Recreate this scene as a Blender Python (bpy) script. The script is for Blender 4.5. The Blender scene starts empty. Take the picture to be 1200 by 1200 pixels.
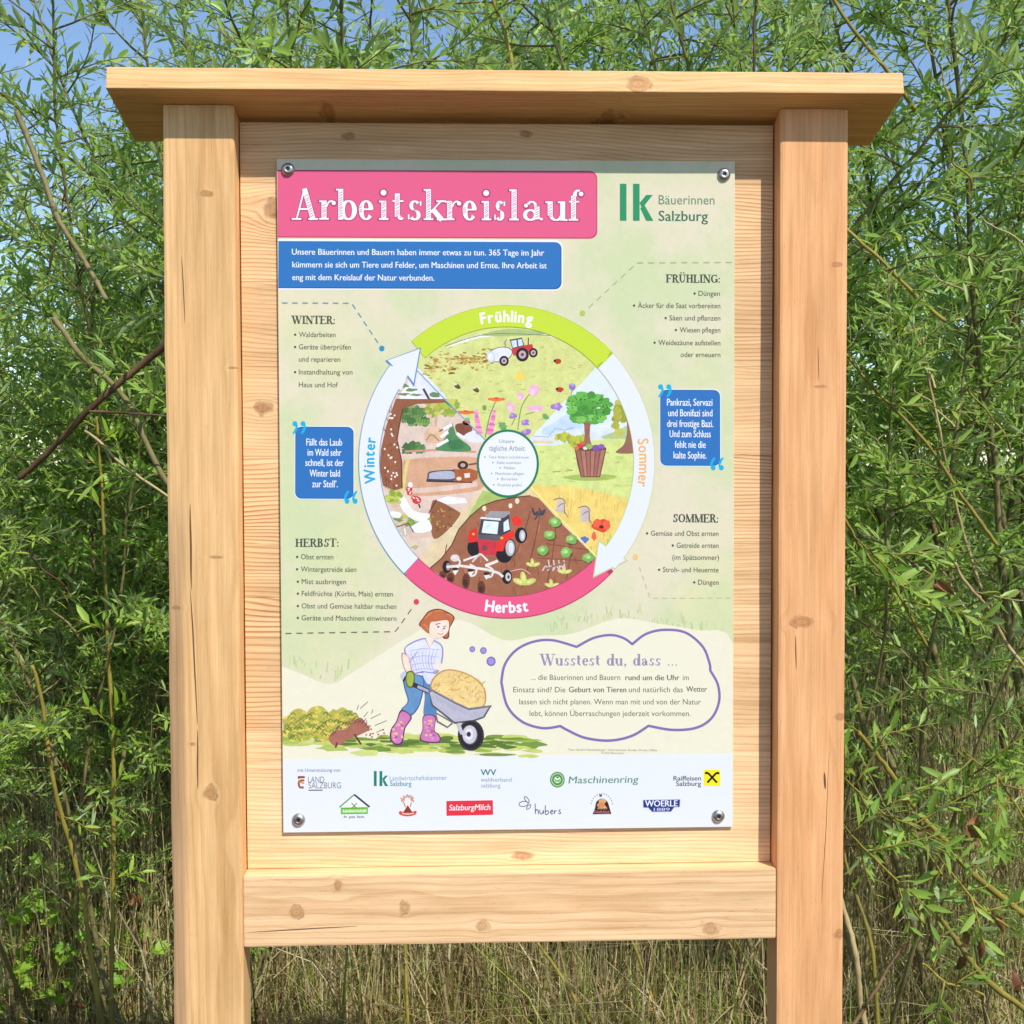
import bpy, bmesh, math, random
import numpy as np
from mathutils import Vector, Matrix
from mathutils.geometry import tessellate_polygon

random.seed(7)
SC = bpy.context.scene
COL = SC.collection
rad = math.radians

# ------------------------------------------------------------------ camera
EYE = 1.50                                    # metres above the ground
CAM = np.array([-0.072229, -2.144419, EYE])
PIT, YAW, ROL = -0.0368, 0.0354, -0.0032
FPX = 1500.0                                  # focal length in units of 1/1200 of the frame width

def cam_axes():
    cy, sy = math.cos(YAW), math.sin(YAW); cp, sp = math.cos(PIT), math.sin(PIT); cr, sr = math.cos(ROL), math.sin(ROL)
    f = np.array([sy*cp, cy*cp, sp]); r = np.array([cy, -sy, 0.0]); u = np.cross(r, f)
    return cr*r + sr*u, -sr*r + cr*u, f
CR, CU, CF = cam_axes()
cd = bpy.data.cameras.new('camera'); cam = bpy.data.objects.new('camera', cd); COL.objects.link(cam)
cd.sensor_width = 36.0; cd.lens = 36.0*FPX/1200.0; cd.clip_start = 0.05; cd.clip_end = 3000
M = Matrix.Identity(4)
for i in range(3):
    M[i][0] = CR[i]; M[i][1] = CU[i]; M[i][2] = -CF[i]; M[i][3] = CAM[i]
cam.matrix_world = M
SC.camera = cam

# ------------------------------------------------------------------ light
SUN = Vector((0.64, -1.0, 1.3967)).normalized()      # towards the sun
w = bpy.data.worlds.new('World'); SC.world = w; w.use_nodes = True
nt = w.node_tree; bg = nt.nodes['Background']
sky = nt.nodes.new('ShaderNodeTexSky'); sky.sky_type = 'NISHITA'; sky.sun_disc = False
sky.sun_elevation = math.asin(SUN.z); sky.sun_rotation = math.atan2(SUN.x, SUN.y)
sky.altitude = 400; sky.air_density = 1.0; sky.dust_density = 0.3; sky.ozone_density = 3.0
nt.links.new(sky.outputs[0], bg.inputs['Color']); bg.inputs['Strength'].default_value = 0.15
sl = bpy.data.lights.new('sun', 'SUN'); sl.energy = 4.2; sl.angle = rad(0.5); sl.color = (1.0, 0.955, 0.88)
so = bpy.data.objects.new('sun', sl); COL.objects.link(so)
so.rotation_euler = SUN.to_track_quat('Z', 'Y').to_euler()
SC.view_settings.view_transform = 'Standard'; SC.view_settings.look = 'None'
SC.view_settings.exposure = 0.2; SC.view_settings.gamma = 1.0
SC.render.engine = 'CYCLES'
SC.cycles.max_bounces = 8; SC.cycles.transparent_max_bounces = 8
SC.cycles.use_denoising = True

# ------------------------------------------------------------------ helpers
def lin(c, k=1.0):
    r = []
    for v in c[:3]:
        v = v/255.0
        r.append((v/12.92 if v <= 0.04045 else ((v+0.055)/1.055)**2.4)*k)
    return (r[0], r[1], r[2], 1.0)

def ray(px, py):
    d = CF*FPX + CR*(px-600.0) - CU*(py-600.0)
    return d/np.linalg.norm(d)

def at(px, py, Y):
    """the point seen at photo pixel (px, py) that lies in the plane y = Y"""
    d = ray(px, py)
    return CAM + d*((Y-CAM[1])/d[1])

def fall(y):
    """height of the ground: level round the board, falling away behind it"""
    t = np.clip((np.asarray(y, float)-0.85)/0.9, 0, 1); return -0.55*t*t*(3-2*t)

def tag(o, label=None, cat=None, group=None, kind=None):
    if label: o['label'] = label
    if cat: o['category'] = cat
    if group: o['group'] = group
    if kind: o['kind'] = kind
    return o

def empty(name, loc=(0, 0, 0)):
    o = bpy.data.objects.new(name, None); COL.objects.link(o); o.location = loc
    o.empty_display_size = 0.1
    return o

def link(name, me, mat, parent=None):
    o = bpy.data.objects.new(name, me); COL.objects.link(o)
    if mat and not me.materials: me.materials.append(mat)
    if parent: o.parent = parent
    return o

def mesh_np(name, V, F, smooth=False, attrs=None):
    """V (n,3), F list of index arrays of equal length or list of lists"""
    me = bpy.data.meshes.new(name)
    me.from_pydata([tuple(v) for v in V], [], [tuple(f) for f in F])
    if smooth: me.polygons.foreach_set('use_smooth', [True]*len(me.polygons))
    me.update()
    return me

def fast_mesh(name, V, tris, tint=None, smooth=True):
    """V (n,3) float, tris (m,3) int, tint (m,) per face"""
    me = bpy.data.meshes.new(name)
    n, m = len(V), len(tris)
    me.vertices.add(n); me.vertices.foreach_set('co', np.asarray(V, np.float32).ravel())
    me.loops.add(m*3); me.loops.foreach_set('vertex_index', np.asarray(tris, np.int32).ravel())
    me.polygons.add(m)
    me.polygons.foreach_set('loop_start', np.arange(0, m*3, 3, dtype=np.int32))
    me.polygons.foreach_set('use_smooth', np.full(m, smooth))
    if tint is not None:
        a = me.attributes.new('tint', 'FLOAT', 'FACE'); a.data.foreach_set('value', np.asarray(tint, np.float32))
    me.update(calc_edges=True); me.validate()
    return me

# ---- node helpers
class NB:
    def __init__(s, name):
        s.mat = bpy.data.materials.new(name); s.mat.use_nodes = True
        s.t = s.mat.node_tree; s.t.nodes.clear()
        s.out = s.t.nodes.new('ShaderNodeOutputMaterial')
    def n(s, typ, **kw):
        nd = s.t.nodes.new(typ)
        for k, v in kw.items(): setattr(nd, k, v)
        return nd
    def set(s, sock, v):
        if hasattr(v, 'is_linked') or isinstance(v, bpy.types.NodeSocket): s.t.links.new(v, sock)
        else: sock.default_value = v
    def m(s, op, a, b=0.0, c=None, clamp=False):
        nd = s.n('ShaderNodeMath', operation=op); nd.use_clamp = clamp
        s.set(nd.inputs[0], a); s.set(nd.inputs[1], b)
        if c is not None: s.set(nd.inputs[2], c)
        return nd.outputs[0]
    def sstep(s, x, lo, hi):
        nd = s.n('ShaderNodeMapRange', interpolation_type='SMOOTHSTEP')
        s.set(nd.inputs[0], x); nd.inputs[1].default_value = lo; nd.inputs[2].default_value = hi
        return nd.outputs[0]
    def mix(s, f, a, b, mode='MIX'):
        nd = s.n('ShaderNodeMix', data_type='RGBA', blend_type=mode)
        s.set(nd.inputs[0], f); s.set(nd.inputs[6], a); s.set(nd.inputs[7], b)
        return nd.outputs[2]
    def noise(s, vec, scale=1.0, detail=3.0, rough=0.5):
        nd = s.n('ShaderNodeTexNoise'); s.set(nd.inputs['Vector'], vec)
        nd.inputs['Scale'].default_value = scale; nd.inputs['Detail'].default_value = detail
        nd.inputs['Roughness'].default_value = rough
        return nd.outputs[0]
    def comb(s, x, y, z):
        nd = s.n('ShaderNodeCombineXYZ')
        s.set(nd.inputs[0], x); s.set(nd.inputs[1], y); s.set(nd.inputs[2], z)
        return nd.outputs[0]
    def obj(s):
        tc = s.n('ShaderNodeTexCoord'); return tc.outputs['Object']
    def xyz(s, v):
        nd = s.n('ShaderNodeSeparateXYZ'); s.set(nd.inputs[0], v); return nd.outputs[0], nd.outputs[1], nd.outputs[2]
    def principled(s, color, rough=0.6, spec=0.3, metal=0.0, normal=None):
        p = s.n('ShaderNodeBsdfPrincipled')
        s.set(p.inputs['Base Color'], color); s.set(p.inputs['Roughness'], rough)
        p.inputs['Specular IOR Level'].default_value = spec; p.inputs['Metallic'].default_value = metal
        if normal is not None: s.t.links.new(normal, p.inputs['Normal'])
        return p
    def finish(s, shader):
        s.t.links.new(shader, s.out.inputs['Surface']); return s.mat
    def bump(s, h, strength, dist):
        b = s.n('ShaderNodeBump'); b.inputs['Strength'].default_value = strength; b.inputs['Distance'].default_value = dist
        s.set(b.inputs['Height'], h); return b.outputs[0]

def wood(name, along, light, dark, seed=0.0, freq=190.0, b0=0.0, c0=0.12, tilt=0.0, warp=0.03,
         contrast=0.6, knots=(), cracks=(), planks=None, wane=None, tone=0.16, knotcol=(150, 92, 48), streak=0.62):
    """sawn larch: growth rings cut by the board's faces, grain bending round knots"""
    B = NB(name); co = B.obj(); X, Y, Z = B.xyz(co)
    a, b = (Z, X) if along == 'Z' else (X, Z)
    c = Y
    off = seed
    ptone = None
    if planks:
        rp = B.n('ShaderNodeValToRGB'); rp.color_ramp.interpolation = 'CONSTANT'
        zs, vals, zlo, zhi = planks
        f = B.m('DIVIDE', B.m('SUBTRACT', Z, zlo), zhi-zlo)
        B.set(rp.inputs[0], f)
        el = rp.color_ramp.elements
        el[0].position = 0.0; el[0].color = (vals[0],)*3+(1,)
        el[1].position = min(1, max(0, (zs[0]-zlo)/(zhi-zlo))); el[1].color = (vals[1],)*3+(1,)
        for z, v in zip(zs[1:], vals[2:]):
            e = el.new((z-zlo)/(zhi-zlo)); e.color = (v,)*3+(1,)
        ptone = B.n('ShaderNodeSeparateColor'); B.t.links.new(rp.outputs[0], ptone.inputs[0]); ptone = ptone.outputs[0]
        off = B.m('MULTIPLY_ADD', ptone, 37.0, seed)
    nv = B.comb(B.m('MULTIPLY_ADD', a, 1.6, off), B.m('MULTIPLY_ADD', b, 5.0, off), B.m('MULTIPLY', c, 5.0))
    n1 = B.noise(nv, 1.0, 2.0)
    nv2 = B.comb(B.m('MULTIPLY_ADD', a, 5.0, off), B.m('MULTIPLY_ADD', b, 26.0, off), B.m('MULTIPLY', c, 20.0))
    n2 = B.noise(nv2, 1.0, 2.0)
    bb = b; ksum = None; kring = None
    kn = B.m('MULTIPLY_ADD', B.noise(co, 48.0, 4.0, 0.65), 3.4, -0.7)
    for (ka, kb, s, ecc) in knots:
        da = B.m('DIVIDE', B.m('SUBTRACT', a, ka), s*ecc); db = B.m('DIVIDE', B.m('SUBTRACT', b, kb), s)
        r2 = B.m('ADD', B.m('MULTIPLY', da, da), B.m('MULTIPLY', db, db))
        g = B.m('EXPONENT', B.m('MULTIPLY', r2, -0.55))
        bb = B.m('MULTIPLY_ADD', B.m('MULTIPLY', B.m('SUBTRACT', b, kb), g), -0.92, bb)
        core = B.m('EXPONENT', B.m('MULTIPLY', B.m('MULTIPLY', r2, kn), -2.0))
        ksum = core if ksum is None else B.m('MAXIMUM', ksum, core)
        rr = B.m('MULTIPLY', B.m('SQRT', r2), core)
        kring = rr if kring is None else B.m('ADD', kring, rr)
    bo = B.m('SUBTRACT', bb, b0)
    bo = B.m('MULTIPLY_ADD', B.m('SUBTRACT', n1, 0.5), warp, bo)
    bo = B.m('MULTIPLY_ADD', a, tilt, bo)
    if ptone is not None: bo = B.m('MULTIPLY_ADD', ptone, 0.35, bo)
    cc = B.m('SUBTRACT', c, c0)
    R = B.m('SQRT', B.m('ADD', B.m('MULTIPLY', bo, bo), B.m('MULTIPLY', cc, cc)))
    ph = B.m('MULTIPLY_ADD', R, freq, B.m('MULTIPLY', n2, 0.9))
    ph = B.m('MULTIPLY_ADD', n1, 3.0, ph)
    fr = B.m('FRACT', ph)
    late = B.m('MULTIPLY', B.sstep(fr, 0.45, 0.92), B.m('SUBTRACT', 1.0, B.sstep(fr, 0.92, 1.0)))
    fib = B.noise(B.comb(B.m('MULTIPLY_ADD', a, 9.0, off), B.m('MULTIPLY', b, 420.0), B.m('MULTIPLY', c, 420.0)), 1.0, 3.0, 0.6)
    amp = B.sstep(n1, 0.25, 0.8)
    if ptone is not None: amp = B.m('MULTIPLY', amp, B.m('MULTIPLY_ADD', B.m('FRACT', B.m('MULTIPLY', ptone, 13.7)), 1.5, 0.15))
    col = B.mix(B.m('MULTIPLY', late, B.m('MULTIPLY_ADD', amp, contrast*0.8, contrast*0.35)), light, dark)
    broad = B.noise(B.comb(B.m('MULTIPLY_ADD', a, 2.2, off), B.m('MULTIPLY_ADD', b, 16.0, 3.1), B.m('MULTIPLY', c, 16.0)), 1.0, 3.0, 0.55)
    vv = B.m('MULTIPLY_ADD', B.m('SUBTRACT', broad, 0.5), tone*2.2, 1.0)
    vv = B.m('MULTIPLY', vv, B.m('MULTIPLY_ADD', B.m('SUBTRACT', fib, 0.5), 0.22, 1.0))
    strk = B.noise(B.comb(B.m('MULTIPLY_ADD', a, 2.6, off), B.m('MULTIPLY', b, 130.0), B.m('MULTIPLY', c, 130.0)), 1.0, 4.0, 0.7)
    strk2 = B.noise(B.comb(B.m('MULTIPLY_ADD', a, 5.5, off), B.m('MULTIPLY_ADD', b, 48.0, off), B.m('MULTIPLY', c, 48.0)), 1.0, 3.0, 0.6)
    vv = B.m('MULTIPLY', vv, B.m('MULTIPLY_ADD', B.m('SUBTRACT', B.m('MULTIPLY_ADD', strk2, 0.8, strk), 0.9), streak, 1.0))
    blot = B.noise(B.comb(B.m('MULTIPLY_ADD', a, 3.0, off), B.m('MULTIPLY', b, 9.0), B.m('MULTIPLY', c, 9.0)), 1.0, 3.0, 0.6)
    flk = B.sstep(B.noise(B.comb(B.m('MULTIPLY_ADD', a, 55.0, off), B.m('MULTIPLY', b, 620.0), B.m('MULTIPLY', c, 620.0)), 1.0, 1.0), 0.66, 0.76)
    vv = B.m('MULTIPLY', vv, B.m('MULTIPLY_ADD', flk, -0.16, 1.0))
    if ptone is not None: vv = B.m('MULTIPLY', vv, B.m('MULTIPLY_ADD', ptone, 0.40, 0.77))
    col = B.mix(1.0, col, B.comb(vv, B.m('POWER', vv, 1.15), B.m('POWER', vv, 1.45)), 'MULTIPLY')
    col = B.mix(B.m('MULTIPLY', B.sstep(blot, 0.48, 0.72), 0.35), col, B.mix(1.0, col, (1.02, 0.93, 0.85, 1.0), 'MULTIPLY'))
    if ptone is not None:
        for zj in planks[0]:
            jd = B.m('ABSOLUTE', B.m('SUBTRACT', Z, zj)); col = B.mix(B.m('MULTIPLY', B.m('LESS_THAN', jd, 0.0006), 0.5), col, lin((92, 54, 30)))
    if ksum is not None:
        rings = B.m('MULTIPLY_ADD', B.m('SINE', B.m('MULTIPLY_ADD', kn, 2.5, B.m('MULTIPLY', kring, 30.0))), 0.3, 0.7)
        kc = lin(knotcol)
        kcol = B.mix(rings, lin([v*0.55 for v in knotcol]), kc)
        rim = B.m('MULTIPLY', B.sstep(ksum, 0.16, 0.30), B.m('SUBTRACT', 1.0, B.sstep(ksum, 0.30, 0.48)))
        ed = B.m('MULTIPLY', B.sstep(ksum, 0.18, 0.62), B.m('MULTIPLY_ADD', B.noise(co, 160.0, 2.0), 0.6, 0.55), clamp=True)
        col = B.mix(B.m('MULTIPLY', ed, 0.72), col, kcol); rn = B.m('MULTIPLY', rim, B.sstep(B.noise(co, 45.0, 3.0, 0.6), 0.42, 0.62)); col = B.mix(B.m('MULTIPLY', rn, 0.5), col, lin((96, 54, 26)))
    hgt = B.m('MULTIPLY_ADD', late, 0.5, fib)
    for (a0, b0_, a1, b1_, wd) in cracks:
        t = B.m('DIVIDE', B.m('SUBTRACT', a, a0), (a1-a0))
        wob = B.m('MULTIPLY_ADD', B.m('SUBTRACT', n2, 0.5), 0.006, B.m('MULTIPLY_ADD', t, (b1_-b0_), b0_))
        dist = B.m('ABSOLUTE', B.m('SUBTRACT', b, wob))
        prof = B.m('MULTIPLY', B.m('MULTIPLY', t, B.m('SUBTRACT', 1.0, t)), 4.0, clamp=True)
        ww = B.m('MULTIPLY', B.m('SQRT', prof), wd)
        mk = B.m('LESS_THAN', dist, ww)
        col = B.mix(B.m('MULTIPLY', mk, 0.85), col, lin((70, 36, 16)))
        hgt = B.m('MULTIPLY_ADD', mk, -4.0, hgt)
    if wane:
        zt, xe, wd = wane
        e = B.m('SUBTRACT', X, xe); e = B.m('MULTIPLY_ADD', B.m('SUBTRACT', n1, 0.5), 0.03, e)
        mk = B.m('MULTIPLY', B.m('SUBTRACT', 1.0, B.sstep(e, wd*0.5, wd)), B.m('SUBTRACT', 1.0, B.sstep(B.m('MULTIPLY_ADD', B.m('SUBTRACT', n2, 0.5), 0.5, Z), zt-0.2, zt+0.1)))
        col = B.mix(B.m('MULTIPLY', mk, 0.55), col, lin((140, 112, 92)))
    nor = B.bump(hgt, 0.25, 0.0012)
    p = B.principled(col, 0.62, 0.22, normal=nor)
    return B.finish(p.outputs[0])

# ------------------------------------------------------------------ ground
def mat_ground():
    B = NB('leaf_litter_soil'); co = B.obj()
    n = B.noise(co, 6.0, 8.0, 0.65); n2 = B.noise(co, 90.0, 4.0, 0.6)
    c = B.mix(B.sstep(n, 0.3, 0.7), lin((46, 36, 24)), lin((112, 92, 62)))
    c = B.mix(B.sstep(n2, 0.45, 0.7), c, lin((58, 66, 30)))
    p = B.principled(c, 0.9, 0.1, normal=B.bump(n2, 0.6, 0.03)); return B.finish(p.outputs[0])
gm = bpy.data.meshes.new('ground')
gb = bmesh.new()
bmesh.ops.create_grid(gb, x_segments=110, y_segments=160, size=1.0)
for v in gb.verts:
    s = 6.0*(abs(v.co.x)**3)*200 + abs(v.co.x)*8; v.co.x = math.copysign(s, v.co.x)
    s = 6.0*(abs(v.co.y)**3)*200 + abs(v.co.y)*8; v.co.y = math.copysign(s, v.co.y)
    v.co.z = float(fall(v.co.y))+(0.03*math.sin(v.co.x*2.1)*math.sin(v.co.y*1.7) if v.co.y > 1.0 else 0.0)
gb.to_mesh(gm); gb.free()
tag(link('ground', gm, mat_ground()), kind='structure')

# ------------------------------------------------------------------ notice board: timber
XLo, XLi, XRi, XRo = -0.57, -0.4522, 0.4543, 0.57
D = 0.038832                                    # recess of the back panel behind the posts' faces
ZRT, ZRB = EYE-0.690856, EYE-0.812323
RX0, RX1, RO, RZF, RTH, RS, RD = -0.6477, 0.6472, 0.048821, EYE+0.605389, 0.0372, 0.2234, 0.18491
roof_under = lambda y: RZF - RS*(y+RO)

board = tag(empty('notice_board', (0, 0, 0)),
    'pale timber notice board on two posts with a colourful panel about the farming year', 'notice board')

def box_mesh(name, x0, x1, y0, y1, z0, z1, bev=0.004, topf=None, seg=2, cut_axis=None, ncut=0, rough=0.0, seed=1):
    bm = bmesh.new()
    bmesh.ops.create_cube(bm, size=1.0)
    for v in bm.verts:
        v.co.x = x0 if v.co.x < 0 else x1
        v.co.y = y0 if v.co.y < 0 else y1
        v.co.z = z0 if v.co.z < 0 else z1
        if topf and v.co.z == z1: v.co.z = topf(v.co.y)
    if ncut:
        lo, hi = {'X': (x0, x1), 'Z': (z0, z1)}[cut_axis]
        no = (1, 0, 0) if cut_axis == 'X' else (0, 0, 1)
        for i in range(1, ncut):
            q = lo+(hi-lo)*i/ncut
            bmesh.ops.bisect_plane(bm, geom=bm.verts[:]+bm.edges[:]+bm.faces[:], plane_co=(q, 0, 0) if cut_axis == 'X' else (0, 0, q), plane_no=no)
    es = [e for e in bm.edges if len(e.link_faces) == 2 and e.calc_face_angle(0) > 0.5]
    if bev > 0:
        bmesh.ops.bevel(bm, geom=es, offset=bev, segments=seg, affect='EDGES', profile=0.6)
    if rough:
        rnd = random.Random(seed); ph = [rnd.uniform(0, 6.3) for _ in range(6)]
        for v in bm.verts:
            q = v.co.x if cut_axis == 'X' else v.co.z
            k = math.sin(q*9+ph[0])*0.5+math.sin(q*23+ph[1])*0.3+math.sin(q*57+ph[2]+v.co.y*30)*0.2
            d = rough*k
            if cut_axis == 'Z': v.co.x += d*(1.0 if v.co.x < (x0+x1)/2 else 0.35)
            else: v.co.z += d*0.5
    me = bpy.data.meshes.new(name); bm.to_mesh(me); bm.free()
    for p in me.polygons: p.use_smooth = False
    return me

def KZ(px, py, s, ecc, Y=0.0):
    p = at(px, py, Y); return (p[2], p[0], s, ecc)
def KX(px, py, s, ecc, Y=0.0):
    p = at(px, py, Y); return (p[0], p[2], s, ecc)
def CZ(x0, y0, x1, y1, wd, Y=0.0):
    p, q = at(x0, y0, Y), at(x1, y1, Y); return (p[2], p[0], q[2], q[0], wd)
def CX(x0, y0, x1, y1, wd, Y=0.0):
    p, q = at(x0, y0, Y), at(x1, y1, Y); return (p[0], p[2], q[0], q[2], wd)

m_left = wood('larch_left_post', 'Z', lin((230, 184, 127)), lin((198, 143, 84)), seed=2.3, freq=260, b0=-0.47, c0=0.16, tilt=0.012, warp=0.016,
    contrast=0.42, tone=0.20, knots=[KZ(244, 227, .012, .5), KZ(272, 431, .010, .28), KZ(254, 653, .016, .22), KZ(226, 872, .007, .7), KZ(246, 930, .016, .9), KZ(207, 712, .010, .4)],
    cracks=[CZ(223, 590, 225, 692, .0016), CZ(224, 690, 231, 850, .0013), CZ(213, 300, 217, 380, .0009), CZ(231, 855, 232, 925, .0012)],
    wane=(EYE-0.05, XLo, 0.034), knotcol=(186, 126, 70))
m_right = wood('larch_right_post', 'Z', lin((234, 174, 120)), lin((210, 138, 80)), seed=8.9, freq=200, b0=0.50, c0=0.20, tilt=-0.010, warp=0.03,
    contrast=0.30, tone=0.18, knots=[KZ(982, 310, .012, .5), KZ(960, 453, .015, .22), KZ(940, 729, .030, .40), KZ(984, 840, .010, .8), KZ(984, 1095, .013, .7)],
    cracks=[CZ(933, 745, 934, 785, .0010), CZ(972, 880, 963, 1060, .0006), CZ(959, 405, 960, 448, .0006), CZ(966, 905, 967, 925, .0022)], knotcol=(204, 136, 80))
m_rail = wood('larch_crossbar', 'X', lin((238, 196, 148)), lin((202, 143, 88)), seed=5.1, freq=150, b0=EYE-0.745, c0=0.06, tilt=0.004, warp=0.03,
    contrast=0.5, tone=0.12, knots=[KX(347, 1070, .015, 1.1), KX(396, 1038, .012, .7), KX(474, 1064, .013, 1.0), KX(565, 1085, .012, 1.3), KX(833, 1090, .013, 1.4)],
    cracks=[CX(288, 1093, 420, 1086, .0011)], knotcol=(210, 150, 94))
m_roof = wood('larch_roof_plank', 'X', lin((232, 187, 130)), lin((202, 146, 90)), seed=11.7, freq=170, b0=EYE+0.50, c0=0.02, tilt=0.006, warp=0.05,
    contrast=0.45, tone=0.16, knots=[KX(748, 97, .016, 1.7, -.05), (-0.30, EYE+.59, .01, 1.5), (0.17, EYE+.575, .02, 1.3)], knotcol=(200, 140, 82))
pz = [at(300, y, D)[2] for y in (1022, 858, 748, 700, 640, 535, 430, 330, 214)]
m_panel = wood('larch_back_panel', 'X', lin((236, 194, 144)), lin((188, 126, 78)), seed=3.7, freq=150, b0=EYE-0.10, c0=0.10, tilt=0.03, warp=0.055, contrast=0.85, tone=0.12,
    knots=[KX(308, 478, .014, 1.5, D), KX(322, 245, .024, 1.0, D), KX(408, 160, .008, 1.6, D), KX(616, 157, .009, 1.4, D), KX(612, 1003, .011, 2.4, D)],
    planks=(pz[1:], [0.95, 0.55, 0.72, 0.62, 0.80, 0.66, 0.48, 0.70, 0.30], pz[0]-0.05, EYE+0.62), knotcol=(172, 112, 68))

post_l = link('post', box_mesh('post', XLo, XLi, 0.0, 0.072, -0.02, 2.0, 0.005, roof_under, 2, 'Z', 46, 0.0016, 3), m_left, board)
post_r = link('post', box_mesh('post', XRi, XRo, 0.0, 0.072, -0.02, 2.0, 0.005, roof_under, 2, 'Z', 46, 0.0006, 5), m_right, board)
post_l['label'] = 'left post, yellower, with a greyish rough outer edge and long splits'
post_r['label'] = 'right post, more orange, with a large oval knot'
link('crossbar', box_mesh('crossbar', XLi+.0004, XRi-.0004, 0.0025, 0.07, ZRB, ZRT, 0.003, None, 2, 'X', 30, 0.0008, 9), m_rail, board)
link('back_panel', box_mesh('back_panel', XLi+.002, XRi-.002, D, D+0.027, ZRT+.0006, roof_under(D)-0.010, 0.001, None, 1), m_panel, board)
rm = box_mesh('roof', RX0, RX1, 0.0, RD, 0.0, RTH, 0.0022, None, 2, 'X', 40, 0.0006, 12)
ang = math.atan(RS)
rm.transform(Matrix.Translation((0, -RO, RZF)) @ Matrix.Rotation(-ang, 4, 'X'))
link('roof', rm, m_roof, board)
# ------------------------------------------------------------------ printed panel
YP = D - 0.006                                   # front face of the thin aluminium sheet
PC = [at(323, 187, YP), at(862, 188, YP), at(858, 967, YP), at(333, 978, YP)]
PX0, PX1, PZ0, PZ1 = -0.38793, 0.385261, EYE-0.626971, EYE+0.513579
def homog(src, dst):
    A = []; bvec = []
    for (x, y), (u, v) in zip(src, dst):
        A.append([x, y, 1, 0, 0, 0, -u*x, -u*y]); bvec.append(u)
        A.append([0, 0, 0, x, y, 1, -v*x, -v*y]); bvec.append(v)
    h = np.linalg.solve(np.array(A, float), np.array(bvec, float)); return np.append(h, 1).reshape(3, 3)
HM = homog([(323, 187), (862, 188), (858, 967), (333, 978)], [(PX0, PZ1), (PX1, PZ1), (PX1, PZ0), (PX0, PZ0)])
def uv(x, y):
    q = HM @ np.array([x, y, 1.0]); return q[0]/q[2], q[1]/q[2]

def mat_sheet():
    B = NB('printed_sheet_background'); co = B.obj(); X, Y, Z = B.xyz(co)
    n = B.noise(co, 7.0, 5.0, 0.62); n2 = B.noise(B.comb(B.m('ADD', X, 5.0), Y, B.m('MULTIPLY', Z, 1.0)), 4.0, 4.0, 0.6); n3 = B.noise(co, 60.0, 4.0, 0.7)
    c = B.mix(B.sstep(n, 0.36, 0.66), lin((228, 217, 190)), lin((208, 215, 170)))
    c = B.mix(B.m('MULTIPLY', B.sstep(n2, 0.5, 0.75), 0.6), c, lin((230, 222, 168)))
    c = B.mix(B.m('MULTIPLY', B.sstep(n3, 0.45, 0.8), 0.22), c, lin((170, 196, 140)))
    p = B.principled(c, 0.42, 0.25); return B.finish(p.outputs[0])
def mat_ink():
    B = NB('printed_ink'); at_ = B.n('ShaderNodeAttribute'); at_.attribute_name = 'ink'
    co = B.obj(); n = B.noise(co, 55.0, 4.0, 0.65); n2 = B.noise(co, 260.0, 2.0, 0.6)
    w1 = B.n('ShaderNodeSeparateColor'); B.t.links.new(at_.outputs['Color'], w1.inputs[0])
    # watercolour mottling only where the alpha channel of the ink asks for it
    k = B.m('MULTIPLY', B.m('SUBTRACT', B.m('MULTIPLY_ADD', n2, 0.5, n), 0.75), at_.outputs['Alpha'])
    v = B.m('ADD', 1.0, k)
    c = B.mix(1.0, at_.outputs['Color'], B.comb(v, v, v), 'MULTIPLY')
    p = B.principled(c, 0.42, 0.25); return B.finish(p.outputs[0])
M_SHEET, M_INK = mat_sheet(), mat_ink()
def mat_edge():
    B = NB('sheet_edge'); p = B.principled(lin((205, 206, 204)), 0.4, 0.4, 0.0); return B.finish(p.outputs[0])
sheet = link('info_panel', box_mesh('info_panel', PX0, PX1, YP, YP+0.0035, PZ0, PZ1, 0.0006, None, 1), M_SHEET, board)
STEP = 0.000006

def spline(pts, n=6, closed=True):
    out = []; N = len(pts)
    rng = range(N) if closed else range(N-1)
    for i in rng:
        g = lambda k: pts[k % N] if closed else pts[min(max(k, 0), N-1)]
        p0, p1, p2, p3 = g(i-1), g(i), g(i+1), g(i+2)
        for j in range(n):
            t = j/n
            out.append(tuple(0.5*((2*p1[k])+(-p0[k]+p2[k])*t+(2*p0[k]-5*p1[k]+4*p2[k]-p3[k])*t*t+(-p0[k]+3*p1[k]-3*p2[k]+p3[k])*t**3) for k in (0, 1)))
    if not closed: out.append(tuple(pts[-1]))
    return out

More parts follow.
